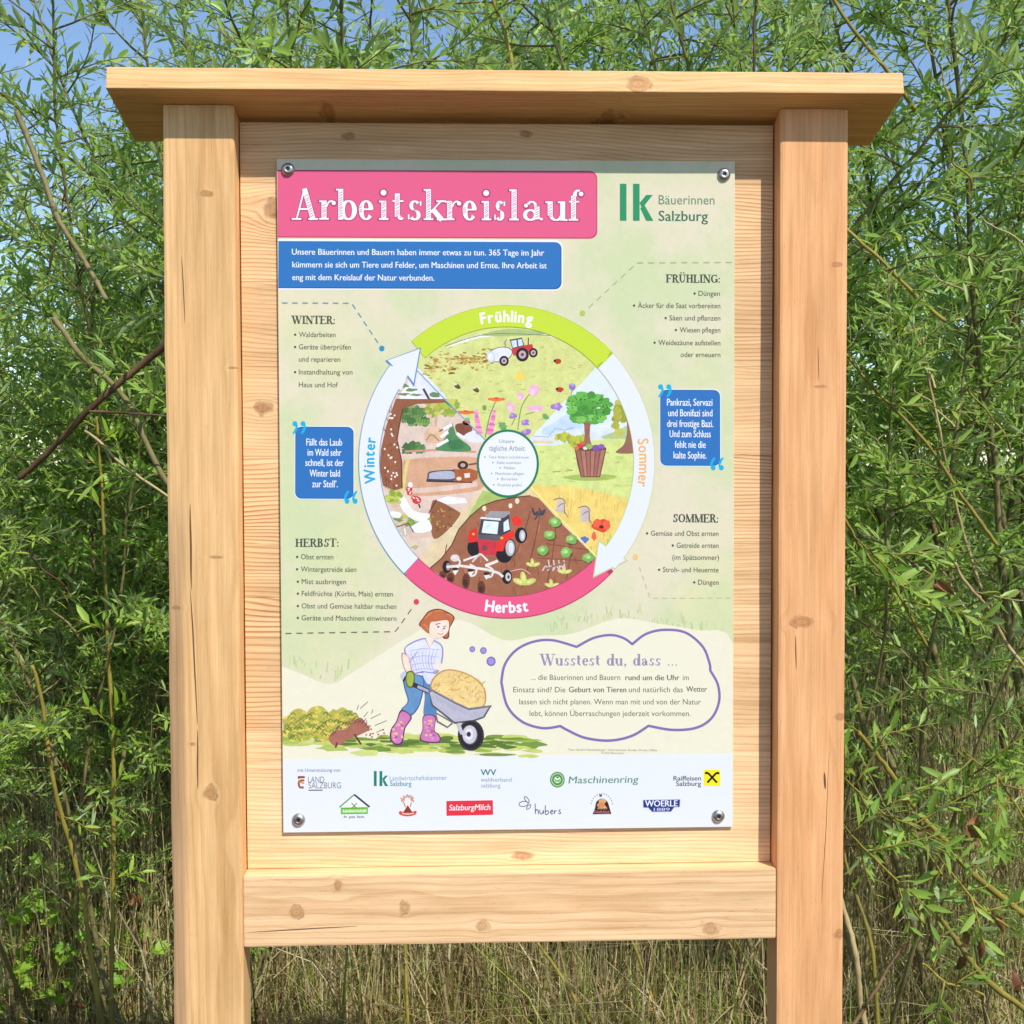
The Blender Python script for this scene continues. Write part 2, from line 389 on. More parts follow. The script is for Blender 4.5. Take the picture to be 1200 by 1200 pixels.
class Ink:
    def __init__(s, name, base=0.0): s.name = name; s.base = base; s.V = []; s.F = []; s.C = []; s.sh = []; s.tf = lambda x, y: (x, y); s.w = 0.0
    def begin(s, L): s.sh.append([L, len(s.V), len(s.V)])
    def zoom(s, x0, y0, k): s.tf = (lambda x, y: (x0+x/k, y0+y/k)); s.k = k; return s
    def px(s): s.tf = lambda x, y: (x, y); s.k = 1.0; return s
    k = 1.0
    def vert(s, x, y, L):
        x, y = s.tf(x, y); u, v = uv(x, y); u = min(max(u, PX0+.0006), PX1-.0006); v = min(max(v, PZ0+.0006), PZ1-.0006); s.V.append((u, YP, v)); s.sh[-1][2] = len(s.V); return len(s.V)-1
    def poly(s, pts, col, L, wc=None):
        s.begin(L); base = len(s.V)
        for x, y in pts: s.vert(x, y, L)
        v2 = [Vector((s.V[base+i][0], s.V[base+i][2], 0)) for i in range(len(pts))]
        for t in tessellate_polygon([v2]):
            s.face([base+i for i in t], col, wc)
    def face(s, idx, col, wc=None):
        a, b, c = [s.V[i] for i in idx[:3]]
        cr = (b[0]-a[0])*(c[2]-a[2])-(b[2]-a[2])*(c[0]-a[0])
        if abs(cr) < 1e-14: return
        if cr < 0: idx = idx[::-1]
        s.F.append(idx); l = lin(col); s.C.append((l[0], l[1], l[2], s.w if wc is None else wc))
    def sp(s, pts, col, L, n=6, wc=None): s.poly(spline(pts, n), col, L, wc)
    def line(s, pts, wd, col, L, closed=False, taper=False, smooth=0):
        if smooth: pts = spline(pts, smooth, closed)
        s.begin(L); n = len(pts); A = []
        for i in range(n):
            a = pts[(i-1) % n] if (closed or i > 0) else pts[i]; b = pts[(i+1) % n] if (closed or i < n-1) else pts[i]
            dx, dy = b[0]-a[0], b[1]-a[1]; l = math.hypot(dx, dy) or 1
            h = wd/2*(1 if not taper else (0.25+0.75*math.sin(math.pi*(i+0.5)/n)))
            nx, ny = -dy/l*h, dx/l*h
            A.append((s.vert(pts[i][0]+nx, pts[i][1]+ny, L), s.vert(pts[i][0]-nx, pts[i][1]-ny, L)))
        for i in range(n if closed else n-1):
            p, q = A[i], A[(i+1) % n]
            s.face([p[0], p[1], q[1]], col); s.face([p[0], q[1], q[0]], col)
    def arc(s, cx, cy, rx, ry, a0, a1, wv, wh, col, L, n=20):
        """elliptic arc, thick (wv) at its left and right sides, thin (wh) at top and bottom; degrees, 0 = right, 90 = up"""
        s.begin(L); A = []
        for i in range(n+1):
            a = rad(a0+(a1-a0)*i/n); c, q = math.cos(a), math.sin(a); wd = (wh+(wv-wh)*abs(c)**1.3)/2
            A.append((s.vert(cx+(rx+wd)*c, cy-(ry+wd)*q, L), s.vert(cx+(rx-wd)*c, cy-(ry-wd)*q, L)))
        for i in range(n):
            p, q = A[i], A[i+1]; s.face([p[0], p[1], q[1]], col); s.face([p[0], q[1], q[0]], col)
    def ell(s, cx, cy, rx, ry, col, L, n=24, rot=0, wc=None):
        c, q = math.cos(rad(rot)), math.sin(rad(rot))
        s.poly([(cx+rx*math.cos(t)*c-ry*math.sin(t)*q, cy+rx*math.cos(t)*q+ry*math.sin(t)*c) for t in [2*math.pi*i/n for i in range(n)]], col, L, wc)
    def blob(s, cx, cy, rx, ry, col, L, n=22, jag=0.15, seed=0, wc=None):
        r = random.Random(seed*7919+int(cx*13+cy*7)); pts = []
        for i in range(n):
            t = 2*math.pi*i/n; k = 1+r.uniform(-jag, jag); pts.append((cx+rx*k*math.cos(t), cy+ry*k*math.sin(t)))
        s.sp(pts, col, L, 3, wc)
    def rrect(s, x0, y0, x1, y1, r, col, L, corners='abcd', wc=None):
        pts = []
        for nm, cx, cy, a0 in (('a', x0, y0, 180), ('b', x1, y0, 270), ('c', x1, y1, 0), ('d', x0, y1, 90)):
            if nm in corners:
                ox = cx+r if nm in 'ad' else cx-r; oy = cy+r if nm in 'ab' else cy-r
                pts += [(ox+r*math.cos(rad(a0+90*i/6)), oy+r*math.sin(rad(a0+90*i/6))) for i in range(7)]
            else: pts.append((cx, cy))
        s.poly(pts, col, L, wc)
    def text(s, txt, x0, x1, yb, cap, col, L, bold=0.0, slope=0.0, shear=0.0):
        """lettering whose left edge, right edge, baseline and capital height are given in photo pixels"""
        isl, wdt = glyphs(txt); W = x1-x0
        for sx in ((0,) if bold <= 0 else (-bold*1.3, bold*1.3)):
            for V, F in isl:
                s.begin(L); base = len(s.V)
                for x, y in V: s.vert(x0+W*((x+sx)/wdt)+shear*y*cap, yb-cap*y+slope*W*(x/wdt), L)
                for f in F: s.face([base+i for i in f], col)
    def text_at(s, txt, cx, cy, cap, ang, sq, col, L, bold=0.0):
        """one letter centred at (cx, cy), turned by ang degrees clockwise"""
        isl, wdt = glyphs(txt); c, q = math.cos(rad(ang)), math.sin(rad(ang))
        for sx, sy in ((-bold, 0), (bold, 0), (0, bold), (0, -bold)):
            for V, F in isl:
                s.begin(L); base = len(s.V)
                for x, y in V:
                    X, Y = (x+sx*1.5-wdt/2)*cap*sq, -(y+sy*1.2-0.5)*cap
                    s.vert(cx+X*c-Y*q, cy+X*q+Y*c, L)
                for f in F: s.face([base+i for i in f], col)
    def build(s, label=None):
        # every drawn shape lies a few microns above whatever it overlaps
        order = sorted([q for q in s.sh if q[2] > q[1]], key=lambda q: q[0]); P = np.array(s.V)
        bb = np.array([[P[a:b, 0].min(), P[a:b, 2].min(), P[a:b, 0].max(), P[a:b, 2].max()] for _, a, b in order]); rk = np.zeros(len(order))
        for i in range(len(order)):
            if i:
                b = bb[i]; hit = (bb[:i, 0] < b[2]) & (bb[:i, 2] > b[0]) & (bb[:i, 1] < b[3]) & (bb[:i, 3] > b[1])
                if hit.any(): rk[i] = rk[:i][hit].max()+1
            P[order[i][1]:order[i][2], 1] = YP-s.base-(rk[i]+1)*STEP
        me = bpy.data.meshes.new(s.name)
        me.from_pydata([tuple(p) for p in P], [], s.F); a = me.color_attributes.new('ink', 'FLOAT_COLOR', 'CORNER')
        cs = np.repeat(np.array(s.C, np.float32), 3, axis=0); a.data.foreach_set('color', cs.ravel())
        o = link(s.name, me, M_INK, sheet)
        if label: o['label'] = label
        return o

_gc = {}
def glyphs(txt):
    """the lettering's outlines as separate islands, capital height 1, left edge at 0"""
    if txt in _gc: return _gc[txt]
    cu = bpy.data.curves.new('lettering', 'FONT'); cu.body = txt; cu.resolution_u = 3; cu.size = 1.0
    ob = bpy.data.objects.new('lettering', cu); COL.objects.link(ob)
    bpy.context.view_layer.update()
    me = bpy.data.meshes.new_from_object(ob.evaluated_get(bpy.context.evaluated_depsgraph_get()))
    V = [(v.co.x, v.co.y) for v in me.vertices]; me.calc_loop_triangles()
    F = [list(t.vertices) for t in me.loop_triangles]
    bpy.data.objects.remove(ob); bpy.data.curves.remove(cu); bpy.data.meshes.remove(me)
    CAPH = 0.69
    x0 = min(v[0] for v in V); V = [((x-x0)/CAPH, y/CAPH) for x, y in V]; wd = max(v[0] for v in V)
    par = list(range(len(V)))
    def find(a):
        while par[a] != a: par[a] = par[par[a]]; a = par[a]
        return a
    for f in F: par[find(f[1])] = find(f[0]); par[find(f[2])] = find(f[0])
    g = {}
    for f in F: g.setdefault(find(f[0]), []).append(f)
    isl = []
    for fs in g.values():
        ids = sorted({i for f in fs for i in f}); m = {i: k for k, i in enumerate(ids)}
        isl.append(([V[i] for i in ids], [[m[i] for i in f] for f in fs]))
    _gc[txt] = (isl, wd); return _gc[txt]

# ---- high-contrast serif letters drawn stroke by stroke
def serif(I, ch, x0, x1, yb, H, t, h, col, L, grow=0.0):
    W = x1-x0; X = lambda f: x0+f*W; Y = lambda f: yb-f*H
    t = t+grow; h = h+grow; sw = t*0.95
    def S(a, b, c, d, w): I.line([(X(a), Y(b)), (X(c), Y(d))], w, col, L)
    def stem(x, a, b, bot=True, top='', w=None):
        I.line([(X(x), Y(a)+grow/2), (X(x), Y(b)-grow/2)], w or t, col, L)
        if bot: I.line([(X(x)-sw, Y(a)-h/2+grow/2), (X(x)+sw, Y(a)-h/2+grow/2)], h, col, L)
        if top == 'f': I.line([(X(x)-sw, Y(b)+h/2-grow/2), (X(x), Y(b)+h/2-grow/2)], h, col, L)
        if top == 's': I.line([(X(x)-sw, Y(b)+h/2-grow/2), (X(x)+sw, Y(b)+h/2-grow/2)], h, col, L)
    def E(cx, cy, rx, ry, a0=0, a1=360, wv=None): I.arc(X(cx), Y(cy), rx*W-t/2+grow/2, ry*H-h/2+grow/2, a0, a1, wv or t, h, col, L, 24)
    def dot(cx, cy, r): I.ell(X(cx), Y(cy), r+grow/2, r+grow/2, col, L, 12)
    def foot(x, y): I.line([(X(x)-sw, Y(y)), (X(x)+sw, Y(y))], h, col, L)
    x = 0.62
    if ch == 'A': S(.47, 1, .84, 0, t); S(.47, 1, .15, 0, h); S(.25, .34, .7, .34, h); foot(.15, .02); foot(.84, .02)
    elif ch == 'r': stem(.3, 0, x, True, 'f'); E(.72, .36, .42, .27, 60, 165, h); dot(.86, .54, t*.42)
    elif ch == 'b': stem(.2, 0, 1, False, 'f'); E(.58, .31, .42, .32)
    elif ch == 'd': stem(.78, 0, 1, True, 'f'); E(.42, .31, .42, .32)
    elif ch == 'e': E(.5, .31, .5, .32, 5, 325); S(.1, .34, .93, .34, h)
    elif ch == 'i': stem(.5, 0, x, True, 'f'); dot(.48, .88, t*.58)
    elif ch == 't': stem(.4, .1, .86, False); S(.05, x-.01, .85, x-.01, h); E(.66, .14, .32, .14, 180, 330, t*.7)
    elif ch == 's': E(.5, .465, .40, .165, 30, 265, t*.75); E(.5, .155, .42, .165, -150, 88, t*.8); S(.88, .46, .88, .6, h); S(.1, .02, .1, .18, h)
    elif ch == 'k': stem(.24, 0, 1, True, 'f'); S(.3, .22, .8, .6, h); S(.45, .34, .86, 0, t); foot(.82, .61); foot(.85, .02)
    elif ch == 'l': stem(.5, 0, 1, True, 'f')
    elif ch == 'a': stem(.68, .04, .45, False); E(.44, .44, .30, .19, 0, 150, t*.6); E(.38, .175, .36, .185, 0, 360, t*.8); E(.88, .1, .16, .1, 190, 330, h*1.2); dot(.18, .48, t*.4)
    elif ch in 'uü': stem(.2, .15, x, False, 'f'); E(.47, .17, .35, .18, 180, 350, t*.7); stem(.76, 0, x, False, 'f'); S(.76, .02, .98, .02, h)
    elif ch == 'f': stem(.36, 0, .8, True); E(.66, .78, .38, .22, 60, 180, t*.8); dot(.86, .86, t*.45); S(.08, x-.01, .72, x-.01, h)
    elif ch == 'W': S(.06, 1, .31, 0, t); S(.31, 0, .5, 1, h); S(.46, 1, .71, 0, t); S(.71, 0, .93, 1, h); [foot(q, .98) for q in (.06, .46, .93)]
    elif ch == 'I': stem(.5, 0, 1, True, 's')
    elif ch == 'N': stem(.14, 0, 1, True, '', h); stem(.86, 0, 1, False, 's', h); S(.14, 1, .86, 0, t); foot(.1, .98)
    elif ch == 'T': stem(.5, 0, 1, True); S(.03, .98, .97, .98, h); S(.04, .76, .04, 1, h); S(.96, .76, .96, 1, h)
    elif ch == 'E': stem(.22, 0, 1, True, 's'); S(.1, .98, .9, .98, h); S(.1, .02, .95, .02, h); S(.2, .52, .7, .52, h); S(.9, .76, .9, 1, h); S(.95, 0, .95, .25, h); S(.7, .4, .7, .64, h)
    elif ch == 'R': stem(.22, 0, 1, True, 's'); E(.45, .75, .4, .25, -95, 95); S(.2, .98, .5, .98, h); S(.2, .5, .5, .5, h); S(.52, .5, .86, .02, t*.85); foot(.9, .02)
    elif ch == 'H': stem(.2, 0, 1, True, 's'); stem(.8, 0, 1, True, 's'); S(.2, .52, .8, .52, h)
    elif ch == 'B': stem(.22, 0, 1, True, 's'); E(.45, .76, .36, .24, -95, 95); E(.48, .27, .42, .27, -95, 95); [S(.1, q, .5, q, h) for q in (.98, .52, .02)]
    elif ch == 'S': E(.5, .75, .42, .25, 20, 262, t*.85); E(.5, .26, .44, .26, -160, 84, t*.9); S(.88, .68, .88, 1, h); S(.1, .0, .1, .32, h)
    elif ch == 'F': stem(.24, 0, 1, True, 's'); S(.1, .98, .95, .98, h); S(.2, .5, .72, .5, h); S(.95, .72, .95, 1, h); S(.72, .38, .72, .62, h)
    elif ch in 'UÜ': stem(.2, .28, 1, False, 's'); E(.5, .3, .36, .3, 180, 360, t*.8); stem(.82, .3, 1, False, 's', h)
    elif ch == 'L': stem(.24, 0, 1, True, 's'); S(.1, .02, .92, .02, h); S(.92, 0, .92, .3, h)
    elif ch == 'G': E(.48, .5, .48, .5, 50, 325); stem(.86, .05, .42, False); S(.6, .42, 1, .42, h); S(.84, .72, .84, 1, h)
    elif ch == 'O': E(.5, .5, .5, .5)
    elif ch == 'M': stem(.1, 0, 1, True, '', h); S(.1, 1, .48, 0, t); S(.48, 0, .84, 1, h); stem(.86, 0, 1, True, 's')
    elif ch == ':': dot(.5, .08, t*.42); dot(.5, .52, t*.42)
    elif ch == ',': dot(.5, .06, t*.5); S(.6, .06, .35, -.16, h)
    elif ch == '.': dot(.5, .05, h)
    if ch in 'üÜ':
        yy = .84 if ch == 'ü' else 1.2
        dot(.3, yy, t*.42); dot(.7, yy, t*.42)
WID = dict(A=.85, r=.5, b=.62, d=.62, e=.5, i=.3, t=.42, s=.45, k=.66, l=.3, a=.56, u=.64, f=.42, W=1.15, I=.38, N=.85, T=.75, E=.7, R=.76, H=.82, B=.7, S=.56, F=.68, U=.8, L=.66, G=.82, O=.84, M=1.0)
WID.update({'Ü': .8, 'ü': .64, ':': .22, ',': .25, '.': .25, ' ': .4})
def serif_text(I, txt, x0, x1, yb, H, t, h, col, L, slope=0.0):
    tot = sum(WID[c]+.06 for c in txt); k = (x1-x0)/tot; x = x0
    for c in txt:
        wd = WID[c]*k
        if c != ' ': serif(I, c, x, x+wd, yb+slope*(x-x0), H, t, h, col, L)
        x += wd+.06*k

WHITE = (238, 238, 242); INKC = (78, 84, 70)
# title
I = Ink('title_banner').px()
I.rrect(324, 200, 700.5, 280, 9, (196, 66, 106), 2, 'bc'); I.rrect(324, 201, 699.5, 278.5, 9, (228, 96, 136), 3, 'bc')
I.rrect(325, 281.5, 660, 341, 9, WHITE, 1, 'bc'); I.build()
I = Ink('title_lettering', 2e-4).px()
TB = [('A', 342.5, 371), ('r', 373, 393.5), ('b', 394, 418), ('e', 420, 437.5), ('i', 441, 458), ('t', 459, 475), ('s', 477, 495), ('k', 496, 521.5), ('r', 521, 541), ('e', 542, 559), ('i', 562, 578.5), ('s', 579, 593), ('l', 595, 610.5), ('a', 612, 638), ('u', 640, 666), ('f', 666, 684)]
rr = random.Random(3)
for ch, a, b in TB: serif(I, ch, a, b, 258.8, 36.5, 6.0, 2.0, (176, 66, 112), 4, 1.7)
for ch, a, b in TB: serif(I, ch, a, b, 258.6, 36.5, 6.0, 2.0, (246, 240, 245), 5)
HT = {'A': .655, 'r': .3, 'b': .2, 'i': .5, 't': .4, 'k': .24, 'l': .5, 'a': .68, 'u': .2, 'f': .36, 'e': .12, 's': .5}
for ch, a, b in TB:
    hx = a+HT[ch]*(b-a); top = {'b': 34, 'k': 34, 'l': 34, 'A': 30, 'f': 28, 't': 27}.get(ch, 20); q = 4.0
    if ch in 'es': q, top = 9, 15
    while q < top:
        xo = (q-18)*-.29+0 if ch == 'A' else 0
        I.line([(hx+xo-2.1, 258.6-q+1.0), (hx+xo+2.1, 258.6-q-1.6+rr.uniform(-.6, .6))], .85, (205, 120, 160), 6); q += rr.uniform(2.0, 3.4)
I.build()
I = Ink('intro_box', 2e-4).px()
I.rrect(325.5, 284, 658.5, 339.5, 8, (24, 84, 156), 3, 'bc'); I.rrect(325.5, 284, 657.5, 338.5, 8, (50, 116, 184), 4, 'bc')
for s, a, b, y, bo in (('Unsere Bäuerinnen und Bauern haben immer etwas zu tun. 365 Tage im Jahr', 341.5, 638, 300, .016), ('kümmern sie sich um Tiere und Felder, um Maschinen und Ernte. Ihre Arbeit ist', 342, 641, 315, .014), ('eng mit dem Kreislauf der Natur verbunden.', 342, 509, 330, .014)):
    I.text(s, a, b, y, 7.0, WHITE, 5, bo)
I.build()
# lk logo
def lk(I, x0, x1, y0, y1, col, L):
    W, H = x1-x0, y1-y0; P = lambda *q: [(x0+a*W, y0+b*H) for a, b in q]
    I.poly(P((0, 0), (.20, 0), (.20, 1), (0, 1)), col, L); I.poly(P((.4, 0), (.6, 0), (.6, 1), (.4, 1)), col, L)
    I.poly(P((.6, .52), (.80, .30), (1.0, .30), (.68, .66)), col, L); I.poly(P((.62, .66), (.74, .56), (1.02, 1), (.80, 1)), col, L)
I = Ink('chamber_logo', 2e-4).px()
lk(I, 727, 765.5, 215, 258.5, (46, 146, 98), 3)
I.text('Bäuerinnen', 772.5, 838, 239, 11, (104, 146, 112), 3, -.012); I.text('Salzburg', 772.5, 830, 258.5, 12, (52, 116, 86), 3, .012)
I.build()

# cream hills, footer
I = Ink('cream_ground_area').px(); I.w = 0.10
CREAM = (235, 229, 204)
I.poly(spline([(329.2, 783), (356, 793), (388, 804), (420, 786), (492, 741), (540, 728), (590, 751), (628, 746), (672, 743), (724, 725), (772, 731), (815, 738), (859.5, 754), (859.5, 893)], 4, False)+[(331.5, 893)], CREAM, 2)
rr = random.Random(11)
for i in range(150):
    x = rr.uniform(340, 850)
    if 410 < x < 640: continue
    y = (783+(x-333)*.38 if x < 388 else 804-(x-388)*.62) if x < 420 else (745-(x-630)*.2 if x < 724 else 727+(x-724)*.2)
    y -= rr.uniform(0, 14)
    hh = rr.uniform(4, 13); c = rr.choice([(186, 204, 148), (206, 210, 152), (196, 196, 156)])
    I.line([(x, y), (x+rr.uniform(-2, 2), y-hh)], rr.uniform(1, 2.6), c, 1, taper=True)
I.build()
I = Ink('footer_strip', 1e-4).px(); I.poly([(331.6, 892), (858.6, 881), (858.0, 966.6), (333.2, 977.5)], (229, 231, 239), 3); I.build()

# dashed pointers with end dots
def dash(pts, col, n, wd, dot):
    I = Ink('pointer_line', 3e-4).px()
    seg = [math.hypot(pts[i+1][0]-pts[i][0], pts[i+1][1]-pts[i][1]) for i in range(len(pts)-1)]; tot = sum(seg)
    def P(s):
        for i, q in enumerate(seg):
            if s <= q or i == len(seg)-1: f = s/q; return (pts[i][0]+(pts[i+1][0]-pts[i][0])*f, pts[i][1]+(pts[i+1][1]-pts[i][1])*f)
            s -= q
    for k in range(n): I.line([P(tot*k/n), P(tot*(k+.3)/n), P(tot*(k+.55)/n)], wd, col, 4)
    I.ell(*dot[0], 3.2, 3.4, dot[1], 4, 14); I.build()
dash([(330, 357), (412, 357), (446, 408)], (96, 150, 156), 12, 1.3, ((447.5, 410), (52, 148, 184)))
dash([(858, 307), (747, 308), (686, 365)], (176, 180, 130), 15, 1.2, ((683, 367.5), (178, 200, 84)))
dash([(335, 745), (464, 742), (486, 711)], (120, 104, 90), 13, 1.3, ((488.5, 707), (214, 70, 84)))
dash([(856, 700), (762, 701), (748, 660)], (206, 200, 150), 13, 1.2, ((745, 653), (238, 196, 126)))

# season lists
I = Ink('winter_list', 2e-4).px()
serif_text(I, 'WINTER:', 342, 393, 381.5, 9.5, 2.0, .8, INKC, 4)
def rows(I, lst, cap=6.0, col=INKC):
    for s, a, b, y in lst:
        if s.startswith('•'): I.ell(a-4.5, y-cap*.45, 1.4, 1.5, col, 4, 8); s = s[1:]
        elif s.startswith('»'): s = s[1:]
        I.text(s, a, b, y, cap, col, 4, .002)
rows(I, [('•Waldarbeiten', 350, 393, 397), ('•Geräte überprüfen', 350, 411, 411.5), ('und reparieren', 350, 398.5, 426), ('•Instandhaltung von', 350, 413, 441), ('Haus und Hof', 350, 396, 456)]); I.build()
I = Ink('spring_list', 2e-4).px()
serif_text(I, 'FRÜHLING:', 781, 845, 331, 9.5, 2.0, .8, INKC, 4)
rows(I, [('•Düngen', 819, 844, 346.5), ('•Äcker für die Saat vorbereiten', 748, 844.5, 361), ('•Säen und pflanzen', 785, 844.5, 375.5), ('•Wiesen pflegen', 797, 844.5, 389.5), ('•Weidezäune aufstellen', 772, 844.5, 404.5), ('oder erneuern', 798, 844.5, 418.5)]); I.build()
I = Ink('autumn_list', 2e-4).px()
serif_text(I, 'HERBST:', 346.5, 398, 643.5, 9.5, 2.0, .8, INKC, 4, -.01)
rows(I, [('•Obst ernten', 353, 391, 658), ('•Wintergetreide säen', 353, 418, 672.5), ('•Mist ausbringen', 354, 406, 687), ('•Feldfrüchte (Kürbis, Mais) ernten', 354, 461, 701), ('•Obst und Gemüse haltbar machen', 354, 465, 715.5), ('•Geräte und Maschinen einwintern', 354, 465, 729.5)]); I.build()
I = Ink('summer_list', 2e-4).px()
serif_text(I, 'SOMMER:', 789, 842.5, 612, 9.5, 2.0, .8, INKC, 4)
rows(I, [('•Gemüse und Obst ernten', 763, 842, 628), ('•Getreide ernten', 793, 842, 642), ('(im Spätsommer)', 788, 842.5, 656), ('•Stroh- und Heuernte', 777, 842, 670.5), ('•Düngen', 818, 842, 685)]); I.build()

# quote boxes
def quotes(I, x, y, k, flip):
    for dx in (0, 9.5):
        f = -1 if flip else 1
        I.ell(x+dx*k, y, 2.9, 3.1, (26, 174, 218), 7, 12)
        I.line([(x+dx*k+f*1.8, y-f*.5), (x+dx*k+f*2.2, y+f*4.5), (x+dx*k-f*0.5, y+f*10), (x+dx*k-f*2.6, y+f*11.5)], 3.0, (26, 174, 218), 7, taper=True, smooth=4)
for nm, x0, y0, x1, y1, q1, q2, lines in (
    ('winter_quote_box', 346, 502.5, 414.5, 587, (342.5, 499), (407, 590.5), [('Fällt das Laub', 359, 401, 524.5), ('im Wald sehr', 360.5, 400, 536.5), ('schnell, ist der', 358, 403, 548.5), ('Winter bald', 363, 398.5, 561), ('zur Stell’.', 366, 396, 573.5)]),
    ('summer_quote_box', 774, 457, 844, 546, (771.5, 453.5), (836, 549), [('Pankrazi, Servazi', 782, 835, 475.5), ('und Bonifazi sind', 783.5, 835, 488), ('drei frostige Bazi.', 782, 836, 500.5), ('Und zum Schluss', 785, 833, 512.5), ('fehlt nie die', 791, 827, 525), ('kalte Sophie.', 789.5, 828, 537.5)])):
    I = Ink(nm, 2e-4).px(); I.rrect(x0-1, y0-1.2, x1+1, y1+1.2, 8, (222, 232, 226), 2); I.rrect(x0, y0, x1, y1, 7.5, (30, 92, 172), 3); I.rrect(x0+.8, y0+1, x1-.8, y1-.8, 7, (50, 114, 184), 4)
    for s, a, b, y in lines: I.text(s, a, b, y, 8.2, WHITE, 5, .018)
    quotes(I, q1[0]+3, q1[1], 1, False); quotes(I, q2[0], q2[1]-1, 1, True)
    I.build()
# ---- the wheel of the seasons
WX, WY, ORX, ORY, IRX, IRY = 594.0, 542.0, 173.0, 183.0, 149.5, 158.5
def wp(t, k=1.0, rx=IRX, ry=IRY): return (WX+rx*k*math.cos(rad(t)), WY-ry*k*math.sin(rad(t)))
def clampw(pts, k=1.02):
    o = []
    for x, y in pts:
        d = math.hypot((x-WX)/IRX, (y-WY)/IRY)
        if d > k: x, y = WX+(x-WX)*k/d, WY+(y-WY)*k/d
        o.append((x, y))
    return o
def sector(I, a0, a1, col, L, wc=0.5): I.poly([(595, 544)]+[wp(a0+(a1-a0)*i/24, 1.03) for i in range(25)], col, L, wc)
OUT = (92, 74, 66)

# spring
I = Ink('spring_scene', 5e-5).px(); I.w = 0.55
sector(I, 45, 135, (214, 217, 138), 3)
I.poly(clampw([(520, 410), (545, 398), (575, 390), (600, 386), (640, 388), (676, 402), (640, 394), (600, 393), (562, 397)], 1.03), (232, 234, 226), 4)
I.sp([(564, 394), (590, 387), (615, 387), (640, 392), (600, 395)], (170, 190, 120), 4)
I.line([(522, 407), (545, 399), (570, 393), (600, 392), (625, 393), (646, 394)], .8, (120, 120, 96), 5, smooth=3)
rr = random.Random(5)
for i in range(150):
    t, q = rr.uniform(0, 1), rr.gauss(0, .5); x = 497+93*t; y = 432-14*t+q*(14-4*t)
    I.blob(x, y, rr.uniform(1, 3.4), rr.uniform(.6, 1.6), rr.choice([(176, 140, 70), (196, 164, 88), (142, 104, 52), (206, 180, 104)]), 5, 8, .4, i)
for i in range(70):
    x, y = rr.uniform(510, 680), rr.uniform(402, 500)
    if abs(x-595) > (545-y)*.95: continue
    I.line([(x, y), (x+rr.uniform(2, 6), y-rr.uniform(-1, 1))], .8, rr.choice([(176, 178, 96), (196, 192, 110), (164, 170, 92)]), 4)
# slurry tanker and tractor
I.ell(586, 416.5, 15.5, 8.6, (74, 72, 92), 6, 24, -14); I.ell(586, 416.5, 14.6, 7.8, (226, 226, 236), 7, 24, -14); I.ell(575.5, 419.5, 5, 6.6, (206, 206, 222), 8, 18, -14); I.ell(575.5, 419.5, 3.4, 4.8, (232, 232, 240), 9, 14)
I.line([(593, 409), (592, 402), (594, 399)], 1.6, (150, 150, 160), 7)
for x, y, r in ((591, 424, 5.6), (612.5, 416.5, 7.6), (625.3, 414.3, 5.2)):
    I.ell(x, y, r, r*1.08, (46, 40, 50), 9, 20); I.ell(x, y, r*.58, r*.62, (206, 170, 172), 10, 16); I.ell(x, y, r*.25, r*.27, (90, 74, 84), 11, 10)
I.poly([(600, 410), (612, 406), (624, 404), (626, 411), (618, 415), (602, 418)], (212, 58, 62), 8)
I.poly([(597.5, 399), (612, 396.5), (615, 406), (601, 410)], (70, 70, 96), 8); I.poly([(599, 400.5), (605.5, 399.3), (606.5, 407.3), (601.5, 408.5)], (206, 222, 240), 9); I.poly([(607, 399), (611.6, 398.2), (613.5, 405.5), (608, 406.8)], (206, 222, 240), 9)
I.line([(619.5, 405), (619.5, 396.5)], 1.2, (70, 60, 70), 9)
# meadow flowers and insects
for x, y in ((582, 469), (546, 484.5)):
    for k in range(7): I.ell(x+(k-3)*2.6, y-abs(k-3)*.2+.6, 2.2, 2.6-abs(k-3)*.3, (232, 116, 62), 7, 8)
    I.ell(x, y-1.2, 3.0, 1.3, (214, 92, 48), 8, 8)
I.line([(581, 472), (574, 490), (569, 514)], 1.2, (106, 148, 80), 6, smooth=4); I.blob(568, 479, 2.6, 3.4, (116, 160, 86), 6, 8); I.ell(548, 493, 3.4, 2.2, (120, 190, 160), 6, 10)
for x, y, a in ((560, 496, 10), (577, 496, -12)):
    for k in range(9): I.blob(x+math.sin(rad(a))*(k-4)*3, y+(k-4)*3.1, 2.2+k*.26, 2.2, rr.choice([(236, 138, 190), (226, 112, 172), (244, 164, 204)]), 7, 8, .2, k)
for x, y, w_, h_ in ((626, 458, 5, 8), (599, 478, 5, 7), (628, 480, 9, 3), (610, 465, 4, 4)): I.blob(x, y, w_, h_, (238, 178, 206), 6, 12, .35); I.blob(x-1, y+2, w_*.5, h_*.5, (244, 200, 220), 7, 8, .3)
for x, y, r in ((601.5, 489, 5), (615.5, 496.5, 5.2), (616.5, 508, 6.2), (653, 477.5, 6)): I.blob(x, y, r, r*.7, (160, 122, 196), 7, 10, .35); I.blob(x-1, y-1, r*.4, r*.3, (190, 156, 216), 8, 8)
I.line([(607, 505), (611, 480), (617, 468), (624, 460)], 1.1, (124, 142, 90), 5, smooth=4); I.line([(600, 500), (606, 486)], 1, (124, 142, 90), 5); I.line([(616, 487), (626, 484)], .9, (124, 142, 90), 5)
for x, y in ((588, 499), (591, 503), (640, 489)): I.blob(x, y, 4, 3, (116, 170, 100), 6, 8, .4)
for x, y in ((656.5, 457.5), (654, 424.3), (547, 497)): I.blob(x, y, 4.2, 3, (196, 66, 44), 7, 10); I.ell(x-3.4, y-.8, 1.6, 1.6, (60, 44, 40), 8, 8)
